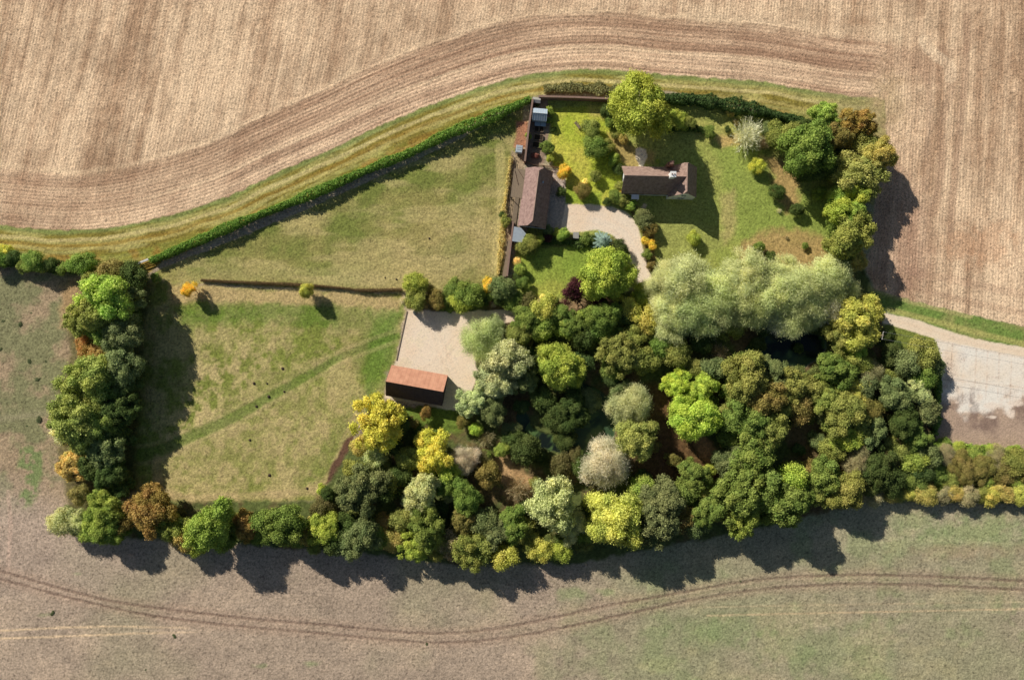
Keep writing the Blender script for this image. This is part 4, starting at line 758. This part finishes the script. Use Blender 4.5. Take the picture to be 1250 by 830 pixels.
# ---------------------------------------------------------------- buildings
TILE_D = noise_mat('brown_roof_tiles', (176, 146, 136), (122, 98, 92), 1.6, .85, .5, stripes=(2, 5.5, .22))
TILE_S = noise_mat('house_roof_tiles', (182, 154, 138), (126, 102, 92), 1.5, .85, .5, stripes=(2, 5.5, .22))
TILE_R = noise_mat('red_roof_sheet', (212, 158, 128), (184, 130, 104), .9, .8, .1, stripes=(0, 1.0, .14))
RIDGE = noise_mat('ridge_tiles', (176, 150, 134), (140, 116, 104), 5, .85, .2)
WHITE = noise_mat('white_render', (246, 246, 242), (230, 230, 226), 1.5, .85, .1)
BRICK = noise_mat('brick', (158, 122, 106), (122, 92, 80), 7, .9, .3, stripes=(2, 12, .2))
COPING = noise_mat('brick_coping', (164, 134, 118), (130, 106, 94), 6, .9, .2)
BLACKW = noise_mat('dark_boarding', (64, 54, 48), (42, 36, 32), 4, .85, .3, stripes=(2, 5, .4))
TIMBER = noise_mat('weathered_timber', (160, 142, 118), (122, 106, 88), 3, .85, .3, stretch=(1, 6, 1))
TIMB2 = noise_mat('brown_timber', (112, 84, 66), (84, 62, 50), 3, .85, .3)
METAL = noise_mat('pale_metal_sheet', (186, 196, 202), (168, 178, 186), 2, .45, .05, spec=.5)
GREYM = noise_mat('grey_panel', (176, 172, 164), (150, 146, 140), 3, .7, .1)
DARK = noise_mat('dark_rubber', (34, 34, 36), (24, 24, 26), 5, .7, .1)
FRAME = noise_mat('white_frame', (232, 232, 228), (214, 214, 210), 3, .5, .0)
DOORM = noise_mat('door_paint', (92, 104, 96), (80, 92, 84), 3, .5, .05)
def glass(name, tint, rough=.08):
    m, nt, out = newmat(name); b = N(nt, 'ShaderNodeBsdfPrincipled'); b.inputs['Base Color'].default_value = (*map(float, lin(tint)), 1)
    b.inputs['Roughness'].default_value = rough; b.inputs['Specular IOR Level'].default_value = .8; nt.links.new(b.outputs[0], out.inputs[0]); return m
PANE = glass('window_glass', (44, 52, 58)); GHG = glass('glasshouse_glass', (176, 192, 205), .12)

def gable(L_, Wd, eave, ridge, over=.35, hipd=0.0, hipf=0.0, th=.14):
    """roof along local x (length L_) as two thick slopes and, with hipd, small hips. returns MB and the profile"""
    m = MB(); hw = Wd / 2 + over; sl = (ridge - eave) / (Wd / 2); ze = eave - over * sl; xe = L_ / 2 + over * .6
    xr = xe - hipd; z1 = ridge - (ridge - ze) * hipf; w1 = hw * hipf
    for s in (-1, 1):
        top = [(-xe, s * hw, ze), (xe, s * hw, ze), (xe, s * w1, z1), (xr, 0, ridge), (-xr, 0, ridge), (-xe, s * w1, z1)]
        if hipd == 0: top = [(-xe, s * hw, ze), (xe, s * hw, ze), (xe, 0, ridge), (-xe, 0, ridge)]
        if s == 1: top = top[::-1]
        bot = [(x, y, z - th) for x, y, z in top]
        m.face(top); m.face(bot[::-1])
        for i in range(len(top)):
            j = (i + 1) % len(top); m.face([top[i], bot[i], bot[j], top[j]])
    if hipd:
        for e in (-1, 1):
            tri = [(e * xe, -w1, z1), (e * xe, w1, z1), (e * xr, 0, ridge)]
            if e < 0: tri = tri[::-1]
            m.face(tri); m.face([(x, y, z - th) for x, y, z in tri][::-1])
    return m
def wall_box(L_, Wd, eave, ridge, hipf=0.0, t=0):
    """solid walls with gable ends, kept 2 cm below the roof"""
    m = MB(); h = Wd / 2; a = L_ / 2; e = eave - .16; top = e + (ridge - eave) * (1 - hipf); k = hipf * h
    prof = [(-h, -.3), (h, -.3), (h, e), (k, top), (-k, top), (-h, e)] if hipf else [(-h, -.3), (h, -.3), (h, e), (0, top), (-h, e)]
    A = [(-a, y, z) for y, z in prof]; B_ = [(a, y, z) for y, z in prof]
    m.face(A[::-1]); m.face(B_)
    for i in range(len(prof)):
        j = (i + 1) % len(prof); m.face([A[i], A[j], B_[j], B_[i]])
    return m
def ridge_bar(L_, z, r=.13):
    m = MB(); m.tube([(-L_ / 2, 0, z), (L_ / 2, 0, z)], [r, r], 6); return m
def window(parent, x, y, z, w_, h_, ang):
    """frame proud of the wall, pane inside it; ang = outward direction"""
    nx_, ny_ = math.cos(ang), math.sin(ang)
    f = MB()
    for dx, dz, bw, bh in ((0, h_ / 2, w_, .07), (0, -h_ / 2, w_, .07), (-w_ / 2, 0, .07, h_ + .07), (w_ / 2, 0, .07, h_ + .07), (0, 0, .05, h_ - .07)):
        f.box((x - ny_ * dx + nx_ * .03, y + nx_ * dx + ny_ * .03, z + dz), (.08, bw, bh), ang)
    fo = f.build('window', FRAME, parent)
    p = MB(); p.box((x + nx_ * .015, y + ny_ * .015, z), (.03, w_ - .07, h_ - .07), ang); p.build('pane', PANE, fo)
def door(parent, x, y, w_, h_, ang, mat=None, name='door', z0=0):
    nx_, ny_ = math.cos(ang), math.sin(ang)
    d = MB(); d.box((x + nx_ * .03, y + ny_ * .03, z0 + h_ / 2), (.07, w_, h_), ang)
    for k in (-.25, .25): d.box((x + nx_ * .075 - ny_ * k * w_, y + ny_ * .075 + nx_ * k * w_, z0 + h_ / 2), (.02, w_ * .36, h_ * .7), ang)
    do = d.build(name, mat or DOORM, parent)
    hd = MB(); hd.box((x + nx_ * .1 - ny_ * w_ * .4, y + ny_ * .1 + nx_ * w_ * .4, z0 + h_ * .48), (.06, .04, .12), ang); hd.build('handle', DARK, do)

# cottage: main range along x with a cross wing at its right-hand end
x0, _ = W(757, 223.5); x1, _ = W(829, 223.5); yc = W(0, 223.7)[1]
t = empty('cottage', ((x0 + x1) / 2, yc, 0), R(-1.2)); tag(t, 'white-walled cottage with brown tiled roof, cross wing and two chimneys, on the garden lawn', 'house')
Lm = x1 - x0; Wm = 6.1
wm_ = wall_box(Lm - .5, Wm, 3.0, 6.9); wm_.v = [(x + .25, y, z) for x, y, z in wm_.v]; wm_.build('wall', WHITE, t)
rf = gable(Lm, Wm, 3.0, 6.9, .24).build('roof', TILE_S, t); ridge_bar(Lm + .4, 6.93).build('ridge_tiles', RIDGE, rf)
def xform(m, dx, dy, ang):
    ca, sa = math.cos(ang), math.sin(ang); m.v = [(x * ca - y * sa + dx, x * sa + y * ca + dy, z) for x, y, z in m.v]; return m
wx = Lm / 2 + .1; wy = -.25
xform(wall_box(7.2, 6.4, 3.0, 7.15, .18), wx, wy, R(90)).build('wing_wall', WHITE, t)
r2 = xform(gable(7.0, 6.4, 3.0, 7.15, .22, hipd=.45, hipf=.14), wx, wy, R(90)).build('wing_roof', TILE_S, t); xform(ridge_bar(6.6, 7.18), wx, wy, R(90)).build('ridge_tiles', RIDGE, r2)
c = MB(); cx_ = Lm / 2 - 3.5
c.box((cx_, .1, 6.9), (1.15, 1.15, 3.0)).box((cx_, .1, 8.47), (1.35, 1.35, .14)); ch = c.build('chimney', WHITE, t)
p = MB()
for k in (-.28, .28): p.tube([(cx_ + k, .1, 8.54), (cx_ + k, .1, 8.95)], [.15, .12], 8)
p.build('chimney_pot', BRICK, ch)
c = MB(); c.box((cx_ + .2, 3.45, 2.4), (1.3, .85, 5.2)).box((cx_ + .2, 3.45, 5.5), (.8, .65, 1.3)).box((cx_ + .2, 3.45, 6.2), (.95, .8, .12)); c.build('chimney_stack', BRICK, t)
for wxx in (-5.6, -2.2, 1.2): window(t, wxx, -Wm / 2, 1.5, 1.2, 1.1, R(-90))
door(t, -3.9, -Wm / 2, .95, 2.05, R(-90)); window(t, wx, wy - 3.6, 1.5, 1.6, 1.2, R(-90)); window(t, wx, wy - 3.6, 4.2, 1.1, .95, R(-90))
for wxx in (-5, -1.5): window(t, wxx, Wm / 2, 1.5, 1.1, 1.1, R(90))
window(t, wx + 3.2, wy, 1.6, 1.2, 1.1, 0); window(t, -Lm / 2 + .5, 0, 1.6, 1.1, 1.0, R(180))
pm_ = MB(); pm_.box((-3.9, -Wm / 2 - .75, 2.45), (1.8, 1.5, .12))
for k in (-.8, .8): pm_.box((-3.9 + k, -Wm / 2 - 1.4, 1.2), (.1, .1, 2.4))
pm_.build('porch', WHITE, t)
g = MB(); g.tube([(-Lm / 2 - .3, -Wm / 2 - .3, 2.5), (Lm / 2 - 3.2, -Wm / 2 - .3, 2.5)], [.06, .06], 6); g.build('gutter', DARK, t)

# long outbuilding
bx_, by_ = W(653.2, 245); ang = math.atan2(70, 9)
t = empty('outbuilding', (bx_, by_, 0), ang); tag(t, 'long brown-tiled outbuilding with half-hipped ends, standing between courtyard and brick wall', 'outbuilding')
wall_box(13.4, 6.1, 2.5, 5.5, .3).build('wall', BLACKW, t)
rf = gable(13.6, 6.1, 2.5, 5.5, .35, 1.0, .32).build('roof', TILE_D, t); ridge_bar(11.9, 5.53).build('ridge_tiles', RIDGE, rf)
q = MB(); q.box((3.6, -1.3, 4.45), (.5, .35, .2)); q.build('roof_vent', METAL, rf)
for k in (-3.5, .2, 3.9): door(t, k, -3.05, 2.2, 2.1, R(-90), TIMB2, 'garage_door')
window(t, -6.7, 0, 1.6, 1.2, 1.0, R(180)); fb = MB(); fb.box((-7.0, 0, 2.42), (.12, 6.0, .22)); fb.build('fascia', FRAME, t)

# lean-to and narrow deck left of the outbuilding
sx_, sy_ = W(632.5, 224, 2.3)
t = empty('lean_to', (sx_, sy_, 0), ang - R(90)); tag(t, 'weathered board lean-to against the left side of the long outbuilding', 'lean-to')
m = MB(); [m.box((k * .28 - 1.26, 0, 2.3), (.26, 6.9, .07)) for k in range(10)]; m.build('board_roof', TIMBER, t)
for a in (-1.25, 1.2):
    for b in (-3.3, 0, 3.3): m = MB(); m.box((a, b, 1.1), (.12, .12, 2.26)); m.build('post', TIMB2, t)
m = MB(); [m.box((0, b, 2.2), (2.7, .1, .14)) for b in (-3.3, 0, 3.3)]; m.build('beam', TIMB2, t)
m = MB(); m.tube([(-1.2, 3.0, 2.42), (.1, -.4, 2.42)], [.045, .045], 5); m.tube([(-.4, 3.2, 2.42), (1.25, 1.2, 2.42)], [.045, .045], 5); m.build('loose_pole', TIMB2, t)
t = empty('boardwalk', (*W(629, 259), 0), ang - R(90)); tag(t, 'narrow grey boardwalk beside the long outbuilding, leading to the pale roofed shed', 'boardwalk')
m = MB(); [m.box((0, k * .3 - 3.6, .14), (1.1, .27, .06)) for k in range(25)]; m.build('deck_board', TIMBER, t)
m = MB(); [m.box((k, 0, .05), (.1, 7.2, .1)) for k in (-.4, .4)]; m.build('joist', TIMB2, t)
# pale shed
t = empty('garden_shed', (*W(633, 287, 2.2), 0), ang - R(90)); tag(t, 'small shed with pale blue-grey metal roof below the long outbuilding', 'shed')
P5 = [(-1.35, -1.7), (1.0, -1.7), (1.7, .6), (.4, 1.75), (-1.35, 1.85)]
m = MB(); m.prism([(x * .9, y * .9) for x, y in P5], -.2, 2.1); m.build('wall', TIMB2, t)
m = MB(); i0 = len(m.v); m.face([(x, y, 2.35 - .1 * x) for x, y in P5]); m.face([(x, y, 2.27 - .1 * x) for x, y in P5][::-1])
for i in range(5):
    a, b = P5[i], P5[(i + 1) % 5]; m.face([(a[0], a[1], 2.35 - .1 * a[0]), (a[0], a[1], 2.27 - .1 * a[0]), (b[0], b[1], 2.27 - .1 * b[0]), (b[0], b[1], 2.35 - .1 * b[0])])
m.build('roof', METAL, t); door(t, 0, -1.53, .8, 1.9, R(-90), TIMB2)

# red roofed barn
bx_, by_ = W(510.5, 469.6)
t = empty('barn', (bx_, by_, 0), R(-10.3)); tag(t, 'open barn with plain salmon red roof at the lower edge of the gravel yard', 'barn')
m = MB(); W2 = 6.9; Lb = 13.4
m.box((0, -W2 / 2, 1.05), (Lb, .14, 2.7)); m.box((-Lb / 2, 0, 1.05), (.14, W2 - .15, 2.7)); m.box((Lb / 2, 0, 1.05), (.14, W2 - .15, 2.7))
for e in (-1, 1):
    a = e * Lb / 2; pr = [(-W2 / 2 + .1, 2.4), (W2 / 2 - .1, 2.4), (0, 5.55)]
    m.face([(a - .07, y, z) for y, z in pr]); m.face([(a + .07, y, z) for y, z in pr][::-1])
m.build('wall', BLACKW, t)
for k in range(5): m = MB(); m.box((-Lb / 2 + .15 + k * (Lb - .3) / 4, W2 / 2 - .1, 1.1), (.18, .18, 2.6)); m.build('post', TIMB2, t)
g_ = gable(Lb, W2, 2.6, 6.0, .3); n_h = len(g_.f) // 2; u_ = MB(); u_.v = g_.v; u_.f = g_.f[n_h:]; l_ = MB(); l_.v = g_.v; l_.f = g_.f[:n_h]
tag(l_.build('roof_slope', noise_mat('shaded_roof_sheet', (96, 80, 78), (74, 60, 60), 1.2, .8, .1, stripes=(0, 1.0, .12)), t), 'dark shaded lower slope of the barn roof')  # shade of the slope facing away from the sun, painted into a darker sheet colour
rf = u_.build('roof_slope', TILE_R, t); ridge_bar(Lb + .3, 6.02, .1).build('ridge_cap', TILE_R, rf)
m = MB()
for e in (-1, 1):
    for s in (-1, 1):
        x = e * (Lb / 2 + .2); m.face([(x, s * 3.75, 2.3 + .05), (x, 0, 6.0 + .05), (x, 0, 5.75), (x, s * 3.75, 2.05)])
m.build('bargeboard', BLACKW, t)
t2 = noise_mat

# glasshouse, cold frame and shed in the kitchen garden
t = empty('glasshouse', (*W(659, 140.5, 1.6), 0), R(-5)); tag(t, 'small glasshouse with pale glazed roof inside the kitchen garden wall', 'greenhouse')
m = MB(); m.box((0, 0, .2), (3.5, 2.9, .6)); m.build('base_wall', BRICK, t)
m = wall_box(3.4, 2.8, 1.9, 2.75); m.v = [(x, y, max(z, .5)) for x, y, z in m.v]; m.build('glazed_wall', GHG, t)
rf = gable(3.4, 2.8, 1.9, 2.75, .06, th=.03).build('roof', GHG, t)
m = MB(); sl = .85 / 1.4
for k in range(7):
    x = -1.7 + k * 3.4 / 6
    for s in (-1, 1): m.tube([(x, s * 1.46, 1.88), (x, 0, 2.79)], [.025, .025], 4)
m.tube([(-1.75, 0, 2.8), (1.75, 0, 2.8)], [.035, .035], 5); m.build('glazing_bar', FRAME, t)
t = empty('cold_frame', (*W(659.5, 152), 0), R(-5)); tag(t, 'low grey cold frame on the paving just below the glasshouse', 'cold frame')
m = MB(); m.box((0, 0, .2), (2.9, 1.3, .4)); m.build('frame', TIMBER, t); m = MB(); [m.box((k, 0, .43), (1.3, 1.2, .03)) for k in (-.7, .7)]; m.build('glass_lid', GHG, t)
t = empty('tool_shed', (*W(655, 122.3, 1.9), 0), R(-6)); tag(t, 'tiny grey tool shed in the upper left corner of the kitchen garden', 'shed')
wall_box(1.8, 1.1, 1.8, 2.1).build('wall', TIMB2, t); gable(1.8, 1.1, 1.8, 2.1, .1, th=.05).build('roof', GREYM, t); door(t, .9, 0, .6, 1.5, 0, TIMB2)
SOIL = noise_mat('bed_soil', (66, 52, 42), (48, 38, 30), 5, .95, .5)
for i, (px, py, a) in enumerate([(655, 158, 'uppermost of four'), (661, 158.5, 'beside the uppermost'), (657.5, 168.5, 'third down'), (655.5, 177.5, 'fourth down')]):
    t = empty('raised_bed', (*W(px, py), 0), R(-6)); w_ = (.95 if i < 2 else 2.1)
    tag(t, ['narrow dark raised bed on the wall side, nearest the cold frame', 'square raised bed with pale edging, nearest the cold frame', 'dark raised bed in the middle of the kitchen garden row', 'dark raised bed nearest the red planter'][i], 'raised bed', 'raised beds of the kitchen garden')
    m = MB(); d_ = 1.3
    for x, y, a_, b_ in ((0, d_ / 2, w_, .08), (0, -d_ / 2, w_, .08), (-w_ / 2, 0, .08, d_ - .09), (w_ / 2, 0, .08, d_ - .09)): m.box((x, y, .2), (a_, b_, .4))
    m.build('edging', TIMBER, t); m = MB(); m.box((0, 0, .17), (w_ - .09, d_ - .09, .3)); m.build('soil', SOIL, t)
t = empty('planter', (*W(653, 190.5), 0), R(-6)); tag(t, 'low red flower planter behind the picket fence beside the brick wall', 'planter')
m = MB(); m.box((0, 0, .2), (1.9, 1.1, .4), 0, .95); m.build('box', BRICK, t)
fl = bpy.data.objects.new('flowers', SMALL[1]); COL.objects.link(fl); fl.parent = t; fl.location = (0, 0, .1); fl.scale = (.95, .6, .45); fl.color = (*map(float, lin((160, 104, 88))), 1)

def wall_run(name, pts, w_, h, mat, cop, label, cat='wall'):
    t = empty(name, (*W(*pts[0]), 0)); tag(t, label, cat); ox, oy = W(*pts[0]); m = MB(); cm = MB()
    for a, b in zip(pts[:-1], pts[1:]):
        p, q = np.array(W(*a)), np.array(W(*b)); L_ = np.linalg.norm(q - p); an = math.atan2(q[1] - p[1], q[0] - p[0]); c_ = (p + q) / 2 - (ox, oy)
        m.box((c_[0], c_[1], h / 2 - .15), (L_ - .02, w_, h + .3), an); cm.box((c_[0], c_[1], h + .04), (L_ - .01, w_ + .1, .08), an)
    m.build('wall_face', mat, t); cm.build('coping', cop, t); return t
wall_run('brick_wall', [(650, 125), (645, 160), (640.5, 200)], .34, 2.1, BRICK, COPING, 'tall brick wall along the left side of the kitchen garden')
wall_run('brick_wall', [(657, 121.5), (700, 122.5), (745, 124.5)], .34, 2.0, BRICK, COPING, 'brick wall across the top of the garden lawn, behind the scrub hedge')
wall_run('brick_wall', [(626.5, 272), (623.5, 300), (619, 338)], .3, 1.7, BRICK, COPING, 'low brick wall running down from the pale roofed shed to the gravel yard bushes')
t = wall_run('timber_fence', [(622.5, 294), (620, 312), (615.5, 338)], .8, .5, TIMB2, TIMBER, 'low brown timber platform fence along the paddock side of the lower brick wall', 'fence')

def pickets(name, pts, h, label, gap=.22, mat=TIMB2):
    ox, oy = W(*pts[0]); t = empty(name, (ox, oy, 0)); tag(t, label, 'fence'); rails = MB(); pk = MB(); posts = []
    for a, b in zip(pts[:-1], pts[1:]):
        p, q = np.array(W(*a)) - (ox, oy), np.array(W(*b)) - (ox, oy); L_ = np.linalg.norm(q - p); an = math.atan2(q[1] - p[1], q[0] - p[0]); c_ = (p + q) / 2
        for z in (.3, h - .2): rails.box((c_[0], c_[1], z), (L_, .05, .09), an)
        n = int(L_ / gap)
        for k in range(n):
            x, y = p + (q - p) * (k + .5) / n; off = np.array([-math.sin(an), math.cos(an)]) * .045; pk.box((x + off[0], y + off[1], h / 2), (.09, .025, h), an)
        for k in range(int(L_ / 2.2) + 1): posts.append(p + (q - p) * min(1, k * 2.2 / L_))
    rails.build('rail', mat, t); pk.build('picket', mat, t)
    for x, y in posts: m = MB(); m.box((x, y, h / 2), (.1, .1, h + .1)); m.build('post', mat, t)
    return t
pickets('picket_fence', [(642, 198), (652, 203), (664, 203.5), (683, 206)], 1.15, 'brown picket fence between the kitchen garden and the top of the outbuilding', .24, noise_mat('picket_timber', (176, 140, 116), (140, 106, 86), 4, .8, .2))
def rails(name, pts, label, h=1.15, sp=2.6):
    ox, oy = W(*pts[0]); t = empty(name, (ox, oy, 0)); tag(t, label, 'fence'); r_ = MB()
    for a, b in zip(pts[:-1], pts[1:]):
        p, q = np.array(W(*a)) - (ox, oy), np.array(W(*b)) - (ox, oy); L_ = np.linalg.norm(q - p); an = math.atan2(q[1] - p[1], q[0] - p[0]); c_ = (p + q) / 2
        for z in (.45, .8, 1.08): r_.box((c_[0], c_[1], z), (L_, .035, .08), an)
        for k in range(max(1, int(L_ / sp))):
            x, y = p + (q - p) * k / max(1, int(L_ / sp)); m = MB(); m.box((x, y, h / 2), (.1, .1, h)); m.build('post', TIMB2, t)
    r_.build('rail', TIMBER, t)
wall_run('timber_edging', [(484, 440), (490.5, 410), (497, 380)], .1, .06, TIMBER, TIMBER, 'thin timber edging board between the meadow and the left side of the gravel yard', 'edging')
rails('rail_fence', [(625, 190), (622, 215), (619, 245), (615.5, 270)], 'post and rail fence along the paddock beside the long outbuilding')

# gate
p, q = np.array(W(170.5, 322.5)), np.array(W(184.5, 316.8)); c_ = (p + q) / 2; an = math.atan2(*(q - p)[::-1]); Lg = np.linalg.norm(q - p)
t = empty('field_gate', (*c_, 0), an); tag(t, 'white field gate between the end of the clipped hedge and the left belt', 'gate')
m = MB(); [m.box((0, 0, z), (Lg - .3, .09, .12)) for z in (.3, .55, .8, 1.15)]; m.box((0, 0, 1.22), (Lg - .3, .34, .05)); m.tube([(-Lg / 2 + .2, 0, .3), (Lg / 2 - .2, 0, 1.12)], [.04, .04], 5); m.build('gate_bar', FRAME, t)
for s in (-1, 1): m = MB(); m.box((s * (Lg / 2 - .05), 0, .7), (.2, .2, 1.5)); m.build('gate_post', FRAME, t)

def bench(px, py, rz, mat, label, L_=1.8, nm='bench'):
    t = empty(nm, (*W(px, py), 0), rz); tag(t, label, 'bench')
    m = MB(); [m.box((0, -.16 + k * .13, .45), (L_, .11, .04)) for k in range(4)]; m.build('seat', mat, t)
    m = MB(); [m.box((0, .33 + k * .03, .6 + k * .13), (L_, .03, .1)) for k in range(3)]; m.build('backrest', mat, t)
    for x in (-L_ / 2 + .08, L_ / 2 - .08):
        for y in (-.2, .3): m = MB(); m.box((x, y, .22 if y < 0 else .46), (.07, .07, .43 if y < 0 else .92)); m.build('leg', mat, t)
        m = MB(); m.box((x, .03, .66), (.07, .5, .04)); m.build('armrest', mat, t)
bench(148.2, 551.5, R(68), GREYM, 'pale garden bench in the shade at the foot of the left belt', 2.2)
bench(704.5, 154, R(-52), TIMBER, 'weathered timber bench standing alone on the bright garden lawn', 1.9)
t = empty('box_trailer', (*W(633.8, 184), 0), R(-8)); tag(t, 'small white-topped box trailer beside the brick wall at the head of the lean-to', 'trailer')
m = MB(); m.box((0, 0, .95), (1.7, 1.9, 1.1), 0, .93); m.build('body', METAL, t, .06)
m = MB(); m.box((0, 0, .35), (1.6, 1.9, .1)); m.box((0, -1.4, .35), (.08, 1.0, .08)); m.build('chassis', DARK, t)
m = MB(); m.box((0, -.2, 1.52), (1.2, .05, .03)); m.box((0, .3, 1.52), (1.2, .05, .03)); m.build('roof_rib', GREYM, t)
for s in (-1, 1): m = MB(); m.tube([(s * .8, 0, .3), (s * .98, 0, .3)], [.3, .3], 14); m.build('wheel', DARK, t)
t = empty('garden_cabinet', (*W(703, 287.5, 1), 0), R(-3)); tag(t, 'small pale grey storage box in the border between gravel drive and front lawn', 'storage box')
m = MB(); m.box((0, 0, .55), (1.25, 1.35, 1.1)); m.build('body', TIMB2, t); m = MB(); m.box((0, 0, 1.14), (1.4, 1.5, .08)); m.build('lid', GREYM, t)
m = MB(); m.box((.2, .76, .8), (.3, .04, .05)); m.build('handle', DARK, t)
t = empty('wheelie_bin', (*W(507, 382), 0), R(20)); tag(t, 'small dark bin at the top left corner of the gravel yard', 'bin')
m = MB(); m.box((0, 0, .55), (.62, .72, 1.0), 0, 1.15); m.build('body', DARK, t); m = MB(); m.box((0, 0, 1.08), (.76, .86, .07)); m.build('lid', GREYM, t)
for s in (-1, 1): m = MB(); m.tube([(s * .25, -.36, .1), (s * .32, -.36, .1)], [.1, .1], 10); m.build('wheel', DARK, t)

# telegraph poles and wires
def pole(px, py, h, label, rz):
    t = empty('telegraph_pole', (*W(px, py), 0), rz); tag(t, label, 'telegraph pole', 'telegraph poles')
    m = MB(); m.tube([(0, 0, -.3), (0, 0, h)], [.15, .11], 8); m.build('mast', TIMBER, t)
    m = MB(); m.box((0, 0, h - .35), (.12, 1.9, .12)); m.build('crossarm', GREYM, t)
    for k in (-.85, .85): m = MB(); m.tube([(0, k, h - .28), (0, k, h - .05)], [.05, .04], 6); m.build('insulator', FRAME, t)
    return t
hp = 7.0; A_ = np.array(W(1078.5, 409.5, hp)); Bp = np.array(W(1290, 447, hp)); an = math.atan2(*(Bp - A_)[::-1]) 
pa = (CX + A_[0] / S, CY - A_[1] / S); pb = (CX + Bp[0] / S, CY - Bp[1] / S)
pole(*pa, hp, 'wooden telegraph pole with short crossarm beside the end of the farm track', an); pole(*pb, hp, 'telegraph pole just past the right edge beyond the concrete yard', an)
WIREM = noise_mat('wire', (150, 150, 150), (120, 120, 120), 3, .5, 0)
for i, k in enumerate((-.85, .85)):
    off = np.array([-math.sin(an), math.cos(an)]) * k; m = MB(); pts = []
    for j in range(13):
        f = j / 12; q = A_ + (Bp - A_) * f + off; pts.append((q[0], q[1], hp - .05 - 1.0 * 4 * f * (1 - f) * .6))
    m.tube(pts, [.022] * 13, 4); tag(m.build('overhead_wire', WIREM), ['lower of the two pale wires running right from the telegraph pole', 'upper of the two pale wires running right from the telegraph pole'][i], 'wire', 'overhead wires')

# ---------------------------------------------------------------- light and camera
w = bpy.data.worlds.new('World'); scene.world = w; w.use_nodes = True
nt = w.node_tree; bg = nt.nodes['Background']
sky = nt.nodes.new('ShaderNodeTexSky'); sky.sky_type = 'NISHITA'; sky.sun_disc = False
sky.sun_elevation = EL; sky.sun_rotation = math.atan2(SUN_DIR[0], SUN_DIR[1])
nt.links.new(sky.outputs[0], bg.inputs[0]); bg.inputs[1].default_value = 0.05
sd = SUN_DIR / np.linalg.norm(SUN_DIR)
tosun = np.array([sd[0] * math.cos(EL), sd[1] * math.cos(EL), math.sin(EL)])
from mathutils import Vector
l = bpy.data.lights.new('sun', 'SUN'); l.energy = 5.0; l.angle = R(0.5); l.color = (1, .95, .87)
lo = bpy.data.objects.new('sun', l); COL.objects.link(lo); lo.rotation_euler = Vector(-tosun).to_track_quat('-Z', 'Y').to_euler()
lo.location = (0, 0, 120)
cam = bpy.data.cameras.new('camera'); co = bpy.data.objects.new('camera', cam); COL.objects.link(co)
co.location = (0, 0, H); co.rotation_euler = (0, 0, 0); cam.sensor_width = 36; cam.lens = 36 * H / 250.0
cam.clip_end = 8000; cam.clip_start = 1; scene.camera = co
scene.view_settings.view_transform = 'Standard'; scene.view_settings.look = 'None'; scene.view_settings.exposure = 0
